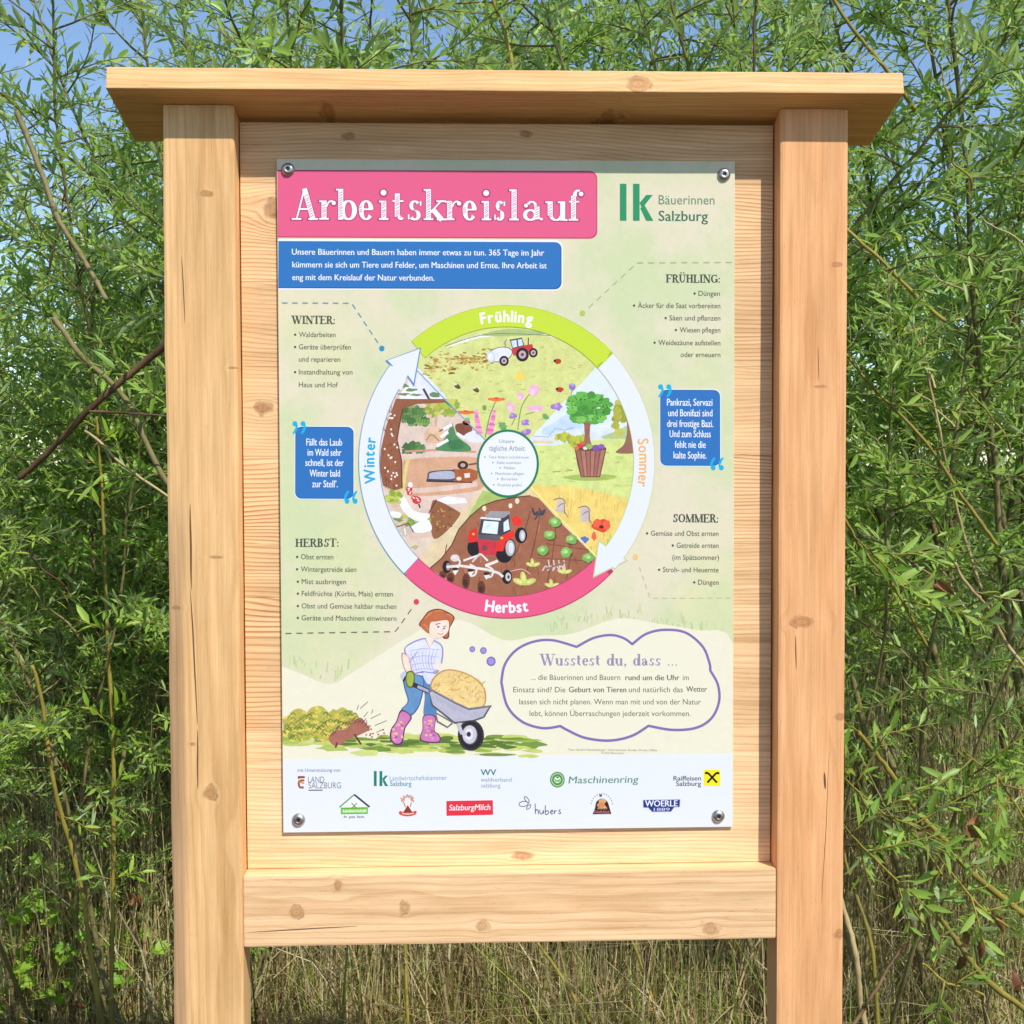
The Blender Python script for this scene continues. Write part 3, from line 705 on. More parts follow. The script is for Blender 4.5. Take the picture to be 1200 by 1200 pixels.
for x, y in ((536, 454), (558, 458)): I.ell(x, y, 4.6, 2.6, (120, 96, 56), 7, 12, 35); I.line([(x-2, y-1), (x-1, y+2)], 1, (60, 46, 34), 8); I.line([(x+1, y), (x+2, y+3)], 1, (60, 46, 34), 8); I.ell(x-2.5, y-2.5, 2.6, 1.8, (218, 216, 190), 8, 8)
for dx, dy in ((-3, 2), (2, -3), (3.5, 3), (-1, -1)): I.blob(609+dx, 442+dy, 3.2, 3.2, (238, 208, 98), 7, 8, .25)
I.ell(671, 454, 4, 4.6, (140, 120, 188), 7, 12); I.ell(671, 451.5, 2.6, 2, (178, 160, 212), 8, 10); I.line([(671, 458), (668, 470)], .9, (130, 140, 100), 6)
I.build()

# summer
I = Ink('summer_scene', 5e-5).px(); I.w = 0.5
sector(I, -45, 45, (222, 230, 244), 3, .2)
I.sp([(636, 505), (650, 496), (668, 486), (684, 500), (672, 512), (640, 515)], (196, 214, 244), 4)
I.poly(clampw([(622, 512), (640, 511), (660, 506), (680, 503), (700, 508), (735, 497), (745, 502), (745, 516), (622, 523)]), (216, 224, 232), 4)
I.line([(625, 512), (643, 513), (651, 503), (662, 505), (672, 502)], .7, (150, 156, 178), 5); I.line([(625, 519), (648, 519)], 3.2, (234, 206, 160), 5)
I.sp(clampw([(705, 514), (722, 506), (742, 498), (745, 515)]), (178, 198, 138), 5)
I.poly(clampw([(627, 523), (650, 523), (680, 518), (710, 515), (748, 514), (750, 545), (748, 590), (700, 655), (614, 565)]), (212, 222, 138), 5)
I.poly(clampw([(612, 566), (640, 571), (664, 570), (700, 577), (745, 588), (735, 620), (702, 657), (650, 603)]), (238, 208, 116), 6)
rr = random.Random(9)
for i in range(46):
    x, y = rr.uniform(632, 742), rr.uniform(528, 574)
    I.line([(x, y), (x+rr.uniform(3, 10), y+rr.uniform(-1, 1))], rr.uniform(.8, 2.0), rr.choice([(184, 206, 110), (168, 196, 98), (224, 228, 150)]), 7, taper=True)
for i in range(90):
    x = rr.uniform(640, 736); y = rr.uniform(580, 640)
    if x-595 < (y-544)*1.02+6 or math.hypot((x-WX)/IRX, (y-WY)/IRY) > .98: continue
    I.line([(x, y), (x+rr.uniform(-2.5, 2.5), y-rr.uniform(6, 13))], .9, rr.choice([(226, 184, 84), (246, 222, 142), (214, 170, 80)]), 7, taper=True)
for i in range(16): I.blob(655+i*2+rr.uniform(-2, 2), 518-abs(i-9)*.7+rr.uniform(-3, 3), 4, 4, rr.choice([(186, 190, 72), (160, 172, 66), (206, 196, 80)]), 7, 9, .3, i)
for i in range(14): I.blob(726+rr.gauss(0, 3.6), 486+rr.gauss(0, 7), 4.5, 5, rr.choice([(176, 176, 70), (150, 158, 60), (196, 190, 88)]), 7, 9, .3, i)
I.sp(clampw([(735, 492), (741, 492), (741, 520), (745, 531), (722, 531), (731, 522), (735, 508)], 1.01), (150, 104, 88), 8)
I.sp([(685, 490), (692, 490), (691.5, 512), (694, 528), (683, 528), (685.5, 512)], (156, 106, 84), 8); I.line([(688, 500), (676, 488)], 2, (150, 104, 84), 8); I.line([(690, 500), (701, 487)], 2, (150, 104, 84), 8)
for i in range(70):
    a = rr.uniform(0, 6.28); q = math.sqrt(rr.random()); x, y = 688+26*q*math.cos(a), 479+17*q*math.sin(a)
    if y > 492 and abs(x-688) < 6: continue
    I.blob(x, y, rr.uniform(4, 6.5), rr.uniform(3.4, 5), rr.choice([(92, 166, 70), (110, 184, 80), (78, 146, 62), (128, 196, 92)]), 9+i % 3, 9, .28, i)
for i in range(40):
    a = rr.uniform(0, 6.28); q = math.sqrt(rr.random())*.95; I.ell(688+26*q*math.cos(a), 479+17*q*math.sin(a), 1.1, .9, (58, 112, 52), 12, 6)
I.sp([(660, 560), (690, 556), (722, 558), (712, 563), (680, 564)], (166, 186, 92), 7); I.blob(660, 552, 4, 2.4, (214, 210, 120), 8, 10); I.line([(648, 554), (672, 552)], 1.2, (140, 160, 80), 7)
I.poly([(673.5, 525), (711, 526), (707, 545), (703.5, 560), (681, 560), (677, 545)], (112, 70, 62), 10)
for k in range(6):
    f0, f1 = k/6+.015, (k+1)/6-.015
    I.poly([(674.5+35.5*f0, 527), (674.5+35.5*f1, 527), (681.5+21.5*f1, 559), (681.5+21.5*f0, 559)], (178, 122, 104) if k % 2 else (162, 106, 92), 11)
I.ell(692, 526, 18.6, 3.6, (128, 82, 70), 11); I.ell(692, 525.5, 17, 2.8, (100, 74, 60), 12)
for x, y, c, r in ((680, 523, (214, 74, 70), 3.6), (676, 526, (226, 120, 70), 3), (686, 526, (232, 220, 200), 2.6), (691, 524, (148, 176, 96), 4), (699, 526, (132, 84, 168), 4.6), (705, 524, (150, 100, 180), 3.6), (683, 520, (222, 96, 84), 2.6)): I.blob(x, y, r, r*.8, c, 13, 10, .15)
for x, y in ((657, 595), (686, 604)):
    I.blob(x, y, 5.5, 8, (206, 190, 184), 8, 12, .25); I.line([(x-8, y-8), (x-2, y-10), (x+3, y-9), (x+6, y-4)], 1.2, (130, 110, 120), 9, smooth=4); I.line([(x-3, y), (x+4, y-4), (x+5, y+8)], 1.1, (140, 120, 130), 9, smooth=4); I.line([(x+4, y+4), (x+9, y+12)], 1, (150, 120, 120), 9)
for x, y, w_, h_ in ((705, 617, 10.5, 7.5), (700, 614, 5, 5), (711, 616, 5, 5.5), (696.5, 629, 2.8, 5)): I.blob(x, y, w_, h_, (224, 74, 48) if w_ > 6 else (236, 100, 66), 9, 14, .15)
I.blob(705, 618, 2.6, 1.8, (96, 40, 36), 10, 8); I.blob(686, 633, 5, 4, (92, 122, 196), 9, 12, .3)
for x, y in ((692, 641), (698, 646), (712, 632), (715, 626), (706, 640)): I.line([(x, y+8), (x+1, y)], 2.4, rr.choice([(206, 206, 80), (170, 196, 84)]), 9, taper=True)
I.line([(614, 563), (656, 607), (699, 653)], 1.6, (244, 232, 150), 13)
I.build()

# autumn
I = Ink('autumn_scene', 5e-5).px(); I.w = 0.55
sector(I, 225, 315, (226, 204, 164), 3)
I.poly([(566, 576), (600, 584), (580, 588), (560, 606), (546, 612)], (176, 196, 110), 4)
soil = clampw([(504, 668), (518, 656), (530, 640), (538, 622), (552, 606), (566, 594), (582, 588), (604, 584), (622, 582), (632, 585), (662, 618), (700, 655), (680, 690), (640, 700), (594, 702), (550, 698)], 1.02)
I.poly(soil, (162, 104, 78), 5); I.line(soil[:9], 1.4, (104, 66, 50), 6)
rr = random.Random(21)
for i in range(60):
    x, y = rr.uniform(520, 680), rr.uniform(596, 694)
    if abs(x-595) > (y-560)*.9 or math.hypot((x-WX)/IRX, (y-WY)/IRY) > .97: continue
    I.line([(x, y), (x+rr.uniform(-3, 3), y+rr.uniform(4, 12))], rr.uniform(.8, 2), rr.choice([(138, 84, 62), (184, 126, 96), (150, 92, 68)]), 6, taper=True)
for a, b in (((634, 600), (612, 690)), ((652, 612), (640, 690)), ((668, 632), (664, 680)), ((622, 600), (600, 660))): I.line([a, ((a[0]+b[0])/2+2, (a[1]+b[1])/2), b], 1.4, (128, 78, 58), 6, smooth=4)
I.line([(640, 638), (690, 645)], 1.1, (128, 78, 58), 6); I.line([(630, 655), (690, 658)], 1.1, (128, 78, 58), 6)
for x, y in ((651, 613), (644.5, 628), (636, 646), (663.5, 648), (669.5, 633), (690, 654)):
    I.ell(x+1, y+2, 7, 5, (110, 70, 50), 7); I.blob(x, y, 6.8, 5.6, (124, 176, 88), 8, 12, .14); I.blob(x-1, y-1, 4, 3, (158, 204, 116), 9, 10, .2); I.blob(x, y-.5, 1.8, 1.4, (196, 224, 150), 10, 8)
for x, y, s in ((625, 664, 1), (662, 672, 1), (615, 685, 1.6), (647, 688, 1)):
    for a in (20, 100, 160): I.ell(x+math.cos(rad(a))*4*s, y-math.sin(rad(a))*4*s, 5*s, 2.2*s, (206, 208, 110), 8, 10, -a); I.ell(x+math.cos(rad(a))*4*s, y-math.sin(rad(a))*4*s, 2.4*s, 1*s, (226, 226, 150), 9, 8, -a)
I.line([(598, 671), (612, 668), (622, 674)], 1, (222, 180, 160), 8, smooth=4)
for x in (640, 646, 652, 658): I.line([(x-4, 670), (x, 664), (x+4, 668), (x+3, 657)], 1.6, (214, 192, 184), 9, smooth=3)
I.line([(640, 668), (662, 660)], 2, (150, 110, 104), 9)
for x0 in (624, 632): I.line([(x0, 596), (x0+3, 604), (x0+7, 600)], 3.2, (74, 68, 82), 8, smooth=3, taper=True)
I.line([(627, 610), (632, 603), (640, 598)], 3, (82, 74, 88), 9, taper=True)
I.zoom(440, 540, 6.6667)
for x, y, r in ((853, 382, 16), (1057, 360, 15), (1110, 322, 17)): I.ell(x, y, r, r*1.3, (240, 222, 196), 8, 12)
# tractor
for x, y, rx, ry in ((770, 690, 50, 66), (1010, 715, 72, 92), (1140, 590, 48, 62)):
    I.ell(x, y, rx, ry, (38, 36, 42), 8, 22)
I.ell(1055, 690, 44, 74, (60, 58, 62), 9); I.ell(1055, 690, 36, 62, (190, 186, 188), 10); I.ell(1062, 690, 20, 42, (226, 224, 226), 11)
I.ell(1150, 592, 24, 44, (186, 184, 188), 10); I.ell(1152, 592, 12, 26, (224, 222, 226), 11)
I.poly([(735, 560), (790, 530), (805, 640), (740, 650), (722, 620)], (224, 52, 46), 11); I.poly([(1065, 470), (1100, 430), (1145, 470), (1150, 510), (1085, 520)], (232, 58, 50), 9)
I.poly([(1000, 590), (1085, 545), (1090, 600), (1020, 640), (1000, 715), (940, 715), (950, 640)], (230, 56, 48), 12)
I.poly([(800, 620), (960, 640), (945, 745), (815, 745)], (204, 58, 72), 11); I.poly([(805, 585), (975, 590), (975, 635), (800, 620)], (96, 92, 100), 12)
I.poly([(830, 460), (985, 460), (1045, 420), (1060, 570), (975, 600), (805, 590)], (70, 70, 78), 11)
I.poly([(850, 478), (965, 486), (955, 582), (832, 572)], (222, 232, 244), 12); I.poly([(1003, 490), (1040, 462), (1052, 545), (1005, 565)], (214, 226, 240), 12)
I.poly([(868, 520), (905, 495), (880, 545)], (198, 214, 232), 13)
I.poly([(855, 445), (900, 402), (1050, 402), (1055, 418), (1005, 455)], (160, 156, 158), 12); I.poly([(815, 462), (830, 448), (985, 458), (980, 476)], (222, 222, 226), 13)
I.ell(768, 582, 12, 9, (240, 180, 80), 13); I.ell(990, 612, 12, 9, (240, 170, 70), 13); I.ell(856, 690, 26, 22, (130, 70, 76), 13)
# cultivator
W_ = (232, 222, 216)
I.ell(560, 840, 34, 50, (40, 36, 38), 9); I.ell(572, 838, 18, 30, (150, 140, 142), 10); I.ell(1030, 915, 40, 56, (38, 34, 36), 9); I.ell(1040, 915, 22, 34, (200, 196, 198), 10); I.ell(1042, 915, 9, 14, (70, 62, 64), 11)
I.line([(560, 840), (665, 830), (880, 860), (965, 885), (1000, 915)], 20, W_, 11); I.line([(690, 790), (830, 740), (880, 790)], 16, W_, 11); I.line([(820, 735), (760, 800)], 14, (214, 200, 196), 11); I.line([(960, 790), (860, 830)], 22, W_, 11)
for x, y in ((640, 790), (770, 850), (900, 860)): I.line([(x-30, y-30), (x+20, y), (x+10, y+50), (x-25, y+60)], 15, W_, 12, smooth=4)
I.ell(625, 770, 36, 28, (222, 208, 202), 11)
for x, y in ((635, 870), (755, 880), (880, 905)): I.poly([(x-30, y), (x+20, y-8), (x-10, y+34)], (236, 230, 226), 13); I.ell(x-8, y-14, 26, 12, (58, 44, 44), 12)
for x, y, h_ in ((590, 925, 40), (710, 950, 60), (830, 1000, 55), (530, 900, 28)): I.ell(x, y, 30, h_, (104, 62, 48), 8); I.ell(x-4, y+14, 18, h_*.5, (76, 46, 40), 9)
I.px(); I.build()

# winter
I = Ink('winter_scene', 5e-5).px(); I.w = 0.5
sector(I, 135, 225, (226, 200, 186), 3)
I.poly(clampw([(470, 470), (486, 432), (492, 434), (520, 462), (524, 470)]), (226, 226, 240), 4)
I.zoom(440, 370, 6.6667)
q = lambda pts: [((lambda a: (a[0]-440)*1)(p), p[1]) for p in pts]
I.sp([(190, 640), (250, 560), (300, 560), (340, 640), (420, 640), (530, 650), (430, 690), (230, 680)], (238, 238, 244), 5)
for a in ((230, 560, 34, 14), (280, 590, 40, 12), (220, 625, 50, 10), (310, 630, 44, 9), (470, 630, 40, 24)): I.blob(a[0], a[1], a[2], a[3], (112, 140, 96), 6, 10, .35)
I.line([(375, 580), (425, 670)], 18, (84, 66, 66), 7); I.poly([(540, 665), (640, 760), (600, 730), (545, 690)], (60, 120, 110), 6)
I.poly([(200, 850), (560, 800), (760, 860), (840, 980), (560, 1080), (200, 1060)], (224, 200, 186), 4)
rr = random.Random(31)
for i in range(46): I.blob(rr.uniform(215, 400), rr.uniform(740, 850), 34, 26, rr.choice([(96, 138, 78), (120, 160, 86), (78, 118, 70), (140, 170, 90)]), 5, 8, .4, i)
for i in range(40): I.blob(rr.uniform(390, 640), 730+rr.uniform(-50, 60)+max(0, 0), 26, 22, rr.choice([(176, 186, 76), (150, 168, 70), (200, 196, 96)]), 5, 8, .4, i)
for i in range(16): I.line([(230+i*10, 730), (210+i*13, 850)], 7, (70, 108, 62), 6, taper=True)
# hare
I.sp([(400, 900), (450, 880), (520, 900), (540, 980), (460, 1010), (385, 990)], (222, 184, 150), 7); I.line([(440, 880), (430, 780)], 22, (226, 190, 160), 7, taper=True); I.line([(470, 880), (480, 790)], 22, (214, 172, 140), 7, taper=True); I.blob(450, 900, 40, 34, (230, 196, 166), 8, 12, .1); I.line([(400, 985), (440, 940), (500, 990)], 7, (160, 116, 84), 9, smooth=4)
for i in range(26): I.blob(rr.uniform(205, 380), rr.uniform(1010, 1075), 26, 20, rr.choice([(96, 138, 80), (74, 116, 70)]), 6, 8, .4, i)
# fir with snow and brown mound
I.sp([(630, 860), (720, 850), (760, 890), (720, 950), (640, 920)], (136, 80, 62), 6); I.sp([(700, 940), (790, 910), (850, 980), (800, 1000), (720, 990)], (226, 226, 244), 7)
I.sp([(600, 850), (640, 950), (740, 1030), (720, 1070), (480, 1060), (520, 1000), (560, 940)], (84, 140, 90), 8); I.blob(640, 1020, 60, 40, (70, 124, 80), 9, 12, .3)
for a, b in (((530, 900), (600, 860)), ((510, 960), (570, 920)), ((480, 1030), (570, 980)), ((640, 930), (700, 970))): I.line([a, b], 30, (242, 240, 244), 10, taper=True)
I.line([(500, 915), (560, 880)], 10, (110, 70, 60), 9)
# trunk
I.poly([(160, 660), (300, 662), (560, 660), (540, 690), (330, 700), (215, 740), (190, 860), (170, 980), (205, 1140), (210, 1360), (150, 1380), (60, 1340), (34, 1200), (44, 1060), (84, 880)], (150, 94, 68), 8)
I.line([(215, 740), (190, 860), (170, 980), (205, 1140), (210, 1360)], 10, (104, 64, 50), 9)
for i in range(40):
    y = rr.uniform(700, 1340); I.line([(rr.uniform(60, 180), y), (rr.uniform(60, 180), y+70)], 6, rr.choice([(128, 78, 58), (172, 112, 84)]), 9, taper=True)
for i in range(26): I.ell(rr.uniform(60, 180), rr.uniform(720, 1340), 8, 9, (244, 226, 214), 10, 8)
I.zoom(440, 540, 6.6667)
I.sp([(210, 60), (280, 0), (760, -20), (830, 60), (850, 210), (700, 260), (300, 290), (240, 240)], (216, 166, 134), 5)
I.line([(230, -60), (500, -75), (790, -60)], 16, (206, 150, 122), 6); I.line([(260, -20), (232, 120), (215, 260)], 26, (226, 206, 130), 6, smooth=4); I.line([(250, 250), (520, 230), (800, 190)], 40, (226, 196, 180), 6, smooth=4)
I.poly([(560, 290), (700, 300), (720, 340), (560, 350), (470, 320)], (238, 238, 244), 7)
I.line([(420, 110), (405, 170)], 10, (60, 50, 60), 8); I.sp([(410, 140), (430, 95), (600, 80), (625, 80), (625, 165), (420, 165)], (80, 78, 96), 8, 6); I.sp([(422, 138), (440, 104), (600, 92), (612, 150), (430, 152)], (178, 178, 196), 9, 6); I.line([(400, 170), (760, 178)], 10, (70, 44, 44), 9)
I.poly([(618, 78), (740, 70), (800, 90), (800, 150), (740, 178), (625, 170)], (172, 96, 60), 10); I.ell(685, 45, 42, 34, (60, 42, 44), 9); I.ell(685, 45, 20, 16, (190, 160, 150), 10); I.line([(730, 40), (800, 30)], 14, (130, 72, 56), 9)
I.ell(655, 150, 20, 14, (238, 224, 190), 11); I.poly([(695, 110), (740, 105), (740, 140), (700, 145)], (226, 220, 220), 11)
for x, y, s in ((265, 235, 26), (270, 262, 22), (325, 320, 36), (300, 300, 20)): I.ell(x, y, s, s*.85, (216, 62, 62), 9, 14); [I.ell(x+rr.uniform(-.5, .5)*s, y+rr.uniform(-.5, .5)*s, 6, 5, (246, 236, 236), 10, 6) for _ in range(4)]
I.line([(340, 350), (352, 380)], 12, (70, 56, 60), 9); I.blob(275, 200, 18, 22, (240, 238, 240), 9)
for i in range(30): I.blob(rr.uniform(90, 190), rr.uniform(250, 330), 22, 16, rr.choice([(168, 186, 70), (140, 164, 64), (196, 200, 96)]), 9, 8, .4, i)
I.sp([(440, 350), (480, 320), (640, 400), (660, 440), (560, 560), (460, 620), (430, 480)], (150, 98, 66), 7); I.line([(420, 420), (480, 315)], 9, (96, 60, 48), 8)
for i in range(24): I.ell(rr.uniform(450, 600), rr.uniform(380, 560), 9, 7, rr.choice([(186, 140, 80), (120, 76, 54), (204, 160, 96)]), 8, 8)
I.poly([(120, 350), (180, 470), (320, 700), (440, 640), (520, 560), (440, 600), (430, 380), (300, 420), (200, 330)], (220, 190, 172), 5)
I.sp([(190, 280), (230, 300), (300, 400), (420, 430), (400, 470), (320, 480), (240, 430), (190, 350)], (240, 238, 242), 8); I.sp([(120, 410), (200, 420), (190, 460), (130, 450)], (240, 238, 240), 9); I.sp([(280, 530), (400, 470), (440, 520), (430, 560), (330, 575)], (238, 238, 242), 8)
for i in range(30): I.blob(rr.uniform(150, 430), rr.uniform(430, 520), 24, 16, rr.choice([(150, 174, 84), (196, 196, 84), (120, 150, 80)]), 7, 8, .4, i)
I.blob(240, 560, 50, 40, (200, 190, 176), 7, 12, .3); I.line([(170, 530), (260, 500), (300, 570)], 10, (130, 80, 90), 8); I.line([(230, 540), (240, 590)], 10, (240, 232, 220), 9)
I.sp([(230, 640), (320, 620), (460, 620), (340, 770), (290, 720)], (226, 204, 186), 7); I.blob(310, 690, 30, 16, (186, 176, 120), 8, 10, .3)
I.px()
I.line([(489, 436), (530, 478), (572, 520)], 1.2, (120, 170, 190), 11)
I.build()

# ring of arrows, each with its season's name
GR, PK, WH = (199, 220, 62), (232, 92, 132), (228, 230, 241)
def band(I, a0, a1, col, L, go=0.0):
    I.begin(L)
    A = [(I.vert(*wp(a0+(a1-a0)*i/40, 1, ORX+go, ORY+go), L), I.vert(*wp(a0+(a1-a0)*i/40, 1, IRX-go, IRY-go), L)) for i in range(41)]
    for k in range(40):
        p, r = A[k], A[k+1]; I.face([p[0], p[1], r[1]], col); I.face([p[0], r[1], r[0]], col)
def ringtext(I, txt, t0, t1, cap, col, sq, bold, rot, L=25, kx=161.5, ky=170.5):
    ws = [glyphs(c)[1]+.16 for c in txt]; tot = sum(ws); acc = 0
    for c, wd in zip(txt, ws):
        f = (acc+wd/2)/tot; acc += wd; t = t0+(t1-t0)*f; x, y = wp(t, 1, kx, ky)
        a = math.degrees(math.atan2(-ky*math.cos(rad(t)), -kx*math.sin(rad(t))))+rot
        I.text_at(c, x, y, cap, a, sq, col, L, bold)
I = Ink('season_arrow', 4.0e-4).px(); band(I, 226, 316, (186, 60, 96), 14, 1.0); band(I, 226, 314, PK, 15)
I.poly([(478.5, 667), (492, 663), (503, 668), (497, 676), (482, 682), (476.5, 678)], PK, 15); ringtext(I, 'Herbst', 261, 279, 13, (250, 244, 246), .88, .035, 0)
I.build('pink autumn arrow')
I = Ink('season_arrow', 4.6e-4).px(); band(I, -43, 46, (206, 206, 150), 16, .9); band(I, -43, 46, WH, 17)
I.poly([(701.5, 632), (736.5, 657), (695, 678)], (206, 206, 150), 16); I.poly([(702.5, 636), (733.5, 657), (696.5, 675.5)], WH, 18); ringtext(I, 'Sommer', 9.5, -10.0, 12.5, (240, 176, 100), .88, .02, 180)
I.build('white summer arrow')
I = Ink('season_arrow', 5.2e-4).px(); band(I, 44, 130, (166, 190, 40), 18, .6); band(I, 45, 130, GR, 19); I.poly([(698, 426.5), (711, 424), (715.5, 410.5), (708, 402), (694, 418)], GR, 19); ringtext(I, 'Frühling', 101.5, 78.5, 13, (246, 248, 236), .88, .035, 180)
I.build('green spring arrow')
I = Ink('season_arrow', 5.8e-4).px(); band(I, 139, 226, (104, 150, 196), 20, .9); band(I, 139, 226, WH, 21)
I.poly([(470, 668), (476, 676), (478.5, 664), (490, 659), (480, 650)], (104, 150, 196), 20)
I.poly([(451.5, 424.5), (493.8, 408.5), (485.5, 455), (478, 443.5), (459, 431)], (96, 140, 190), 22); I.poly([(454.5, 424), (492.2, 410.2), (484.8, 450.5), (478, 441), (470, 460), (452, 440), (460.5, 430.5)], WH, 23); ringtext(I, 'Winter', 189.5, 170.5, 12.5, (38, 166, 210), .88, .03, 180)
I.build('white winter arrow with a blue edge')
I = Ink('daily_work_disc', 4e-4).px()
I.ell(595.5, 544.5, 36.5, 40, (46, 122, 88), 26, 48); I.ell(595.5, 544.5, 33.8, 37.2, (232, 234, 240), 27, 48)
I.text('Unsere', 585.5, 603, 520.5, 4.6, (120, 120, 130), 28); I.text('tägliche Arbeit:', 573.5, 616, 529.5, 6.0, (112, 116, 134), 28)
for s, a, b, y in (('Tiere füttern und betreuen', 573, 620, 538.5), ('Ställe ausmisten', 582.5, 611, 545), ('Melken', 591, 604, 551.2), ('Maschinen pflegen', 581, 614, 557.8), ('Büroarbeit', 588, 607, 564.2), ('Produkte prüfen', 583.5, 611.5, 571.2)):
    I.text(s, a, b, y, 3.2, (116, 118, 128), 28); I.ell(a-4.5, y-1.5, .9, .9, (130, 130, 150), 28, 8)
I.build()

# ---- farmer with wheelbarrow
I = Ink('farmer_picture', 2e-4).zoom(440, 700, 6.0); I.w = 0.45
rr = random.Random(41)
# bushes and turf
I.px()
for i in range(120):
    x = rr.uniform(334, 626); y = 872+rr.gauss(0, 4)+(-2 if x < 420 else 2)-max(0, (x-560))*.03
    I.blob(x, y, rr.uniform(6, 20), rr.uniform(1.4, 4.2), rr.choice([(176, 192, 96), (150, 176, 74), (206, 214, 134), (120, 148, 66), (196, 206, 110)]), 4+i % 2, 10, .3, i)
for i in range(26):
    x = rr.uniform(390, 600); I.blob(x, 873+rr.gauss(0, 2.4), rr.uniform(6, 14), rr.uniform(1, 2.2), (96, 120, 58), 6, 8, .3, i)
for cx, cy, rx, ry in ((352, 852, 20, 18), (372, 845, 15, 15), (402, 846, 20, 14), (345, 862, 14, 8), (385, 858, 26, 12)):
    I.blob(cx, cy, rx, ry, (188, 176, 84), 6, 16, .12); 
    for i in range(30):
        a = rr.uniform(0, 6.28); q = math.sqrt(rr.random()); x, y = cx+rx*q*math.cos(a), cy+ry*q*math.sin(a)
        I.blob(x, y, 2.6, 1.9, rr.choice([(214, 196, 88), (170, 176, 76), (224, 206, 104), (140, 156, 70)]), 7, 7, .35, i)
    for i in range(14):
        a = rr.uniform(0, 6.28); q = math.sqrt(rr.random())*.9; x, y = cx+rx*q*math.cos(a), cy+ry*q*math.sin(a)
        I.line([(x-3, y+1), (x, y-2), (x+3, y+1)], .8, (104, 118, 54), 8, smooth=3)
# fox-brown hedgehog running off
I.sp([(386, 866), (394, 858), (406, 856), (416, 846), (424, 843), (430, 850), (434, 856), (424, 862), (410, 868), (398, 875), (390, 874)], (170, 108, 92), 9, 5)
for i in range(34):
    f = i/33; x, y = 388+44*f, 864-16*math.sin(f*2.4)+rr.uniform(-2, 3); I.line([(x, y), (x+rr.uniform(1, 4), y-rr.uniform(2, 5))], 1, (120, 70, 66), 10, taper=True)
I.line([(416, 862), (424, 874)], 2.2, (112, 64, 60), 10); I.line([(396, 872), (394, 878)], 2.2, (112, 64, 60), 10)
for x0, y0, x1, y1 in ((419, 834, 421, 828), (423, 832, 432, 824), (427, 842, 432, 836), (435, 844, 447, 838), (436, 838, 438, 833), (440, 852, 454, 846), (442, 860, 450, 856)): I.line([(x0, y0), (x1, y1)], .9, (150, 124, 104), 6)
for i in range(12): I.ell(rr.uniform(428, 452), rr.uniform(856, 866), 1.3, 1.1, (200, 90, 80), 7, 6)
I.zoom(440, 700, 6.0)
SK, JE, BO, LN = (246, 222, 204), (104, 146, 190), (206, 126, 176), (108, 96, 132)
# far leg, near leg
I.sp([(330, 560), (415, 600), (425, 720), (430, 850), (345, 840), (350, 700)], (92, 132, 178), 9); I.sp([(342, 840), (425, 845), (420, 940), (445, 965), (465, 1000), (440, 1032), (320, 1015), (335, 930)], (94, 60, 96), 9); I.sp([(346, 846), (420, 850), (415, 945), (440, 970), (455, 1000), (435, 1022), (328, 1008), (340, 930)], BO, 10)
I.sp([(205, 560), (330, 560), (345, 640), (310, 780), (240, 850), (185, 800), (230, 740), (205, 640)], (70, 104, 150), 10); I.sp([(214, 560), (325, 565), (336, 640), (302, 776), (238, 838), (196, 796), (238, 740), (214, 640)], JE, 11)
I.sp([(185, 800), (260, 850), (215, 930), (195, 1030), (150, 1048), (108, 1010), (112, 940), (150, 880)], (94, 60, 96), 11); I.sp([(190, 812), (250, 850), (206, 930), (188, 1020), (150, 1036), (118, 1004), (122, 940), (156, 884)], BO, 12)
for i in range(40):
    x, y = rr.choice([(rr.uniform(125, 200), rr.uniform(880, 1020)), (rr.uniform(350, 415), rr.uniform(860, 1000))]); I.blob(x, y, 9, 8, rr.choice([(236, 160, 120), (226, 150, 200), (240, 190, 150), (180, 90, 150)]), 13, 8, .3, i)
# shirt and arms
I.sp([(205, 380), (250, 330), (350, 295), (440, 320), (480, 370), (470, 480), (430, 545), (330, 540), (260, 545), (240, 470)], (150, 140, 196), 12); I.sp([(214, 380), (255, 340), (350, 304), (434, 328), (470, 372), (460, 480), (424, 536), (330, 530), (268, 536), (250, 470)], (222, 222, 242), 13)
for i in range(9): I.line([(225+i*27, 400-i*4), (255+i*20, 460), (275+i*20, 530)], 6, rr.choice([(178, 168, 220), (196, 190, 230)]), 14, taper=True, smooth=3)
for yy in (370, 420, 470, 510): I.line([(240, yy+20), (340, yy), (455, yy+10)], 6, (184, 176, 224), 14, smooth=3, taper=True)
I.line([(240, 470), (300, 390)], 5, (140, 130, 190), 15); I.line([(330, 530), (400, 540), (440, 520)], 8, (150, 140, 200), 15)
I.sp([(340, 540), (400, 530), (420, 580), (380, 620), (350, 590)], (214, 216, 240), 14)
I.sp([(190, 400), (240, 440), (262, 540), (225, 545), (195, 480)], (190, 150, 140), 13); I.sp([(196, 410), (236, 440), (254, 536), (228, 540), (201, 480)], SK, 14); I.sp([(420, 470), (470, 475), (455, 520), (425, 510)], SK, 14)
I.sp([(180, 560), (205, 530), (230, 560), (200, 590)], (196, 200, 226), 13)
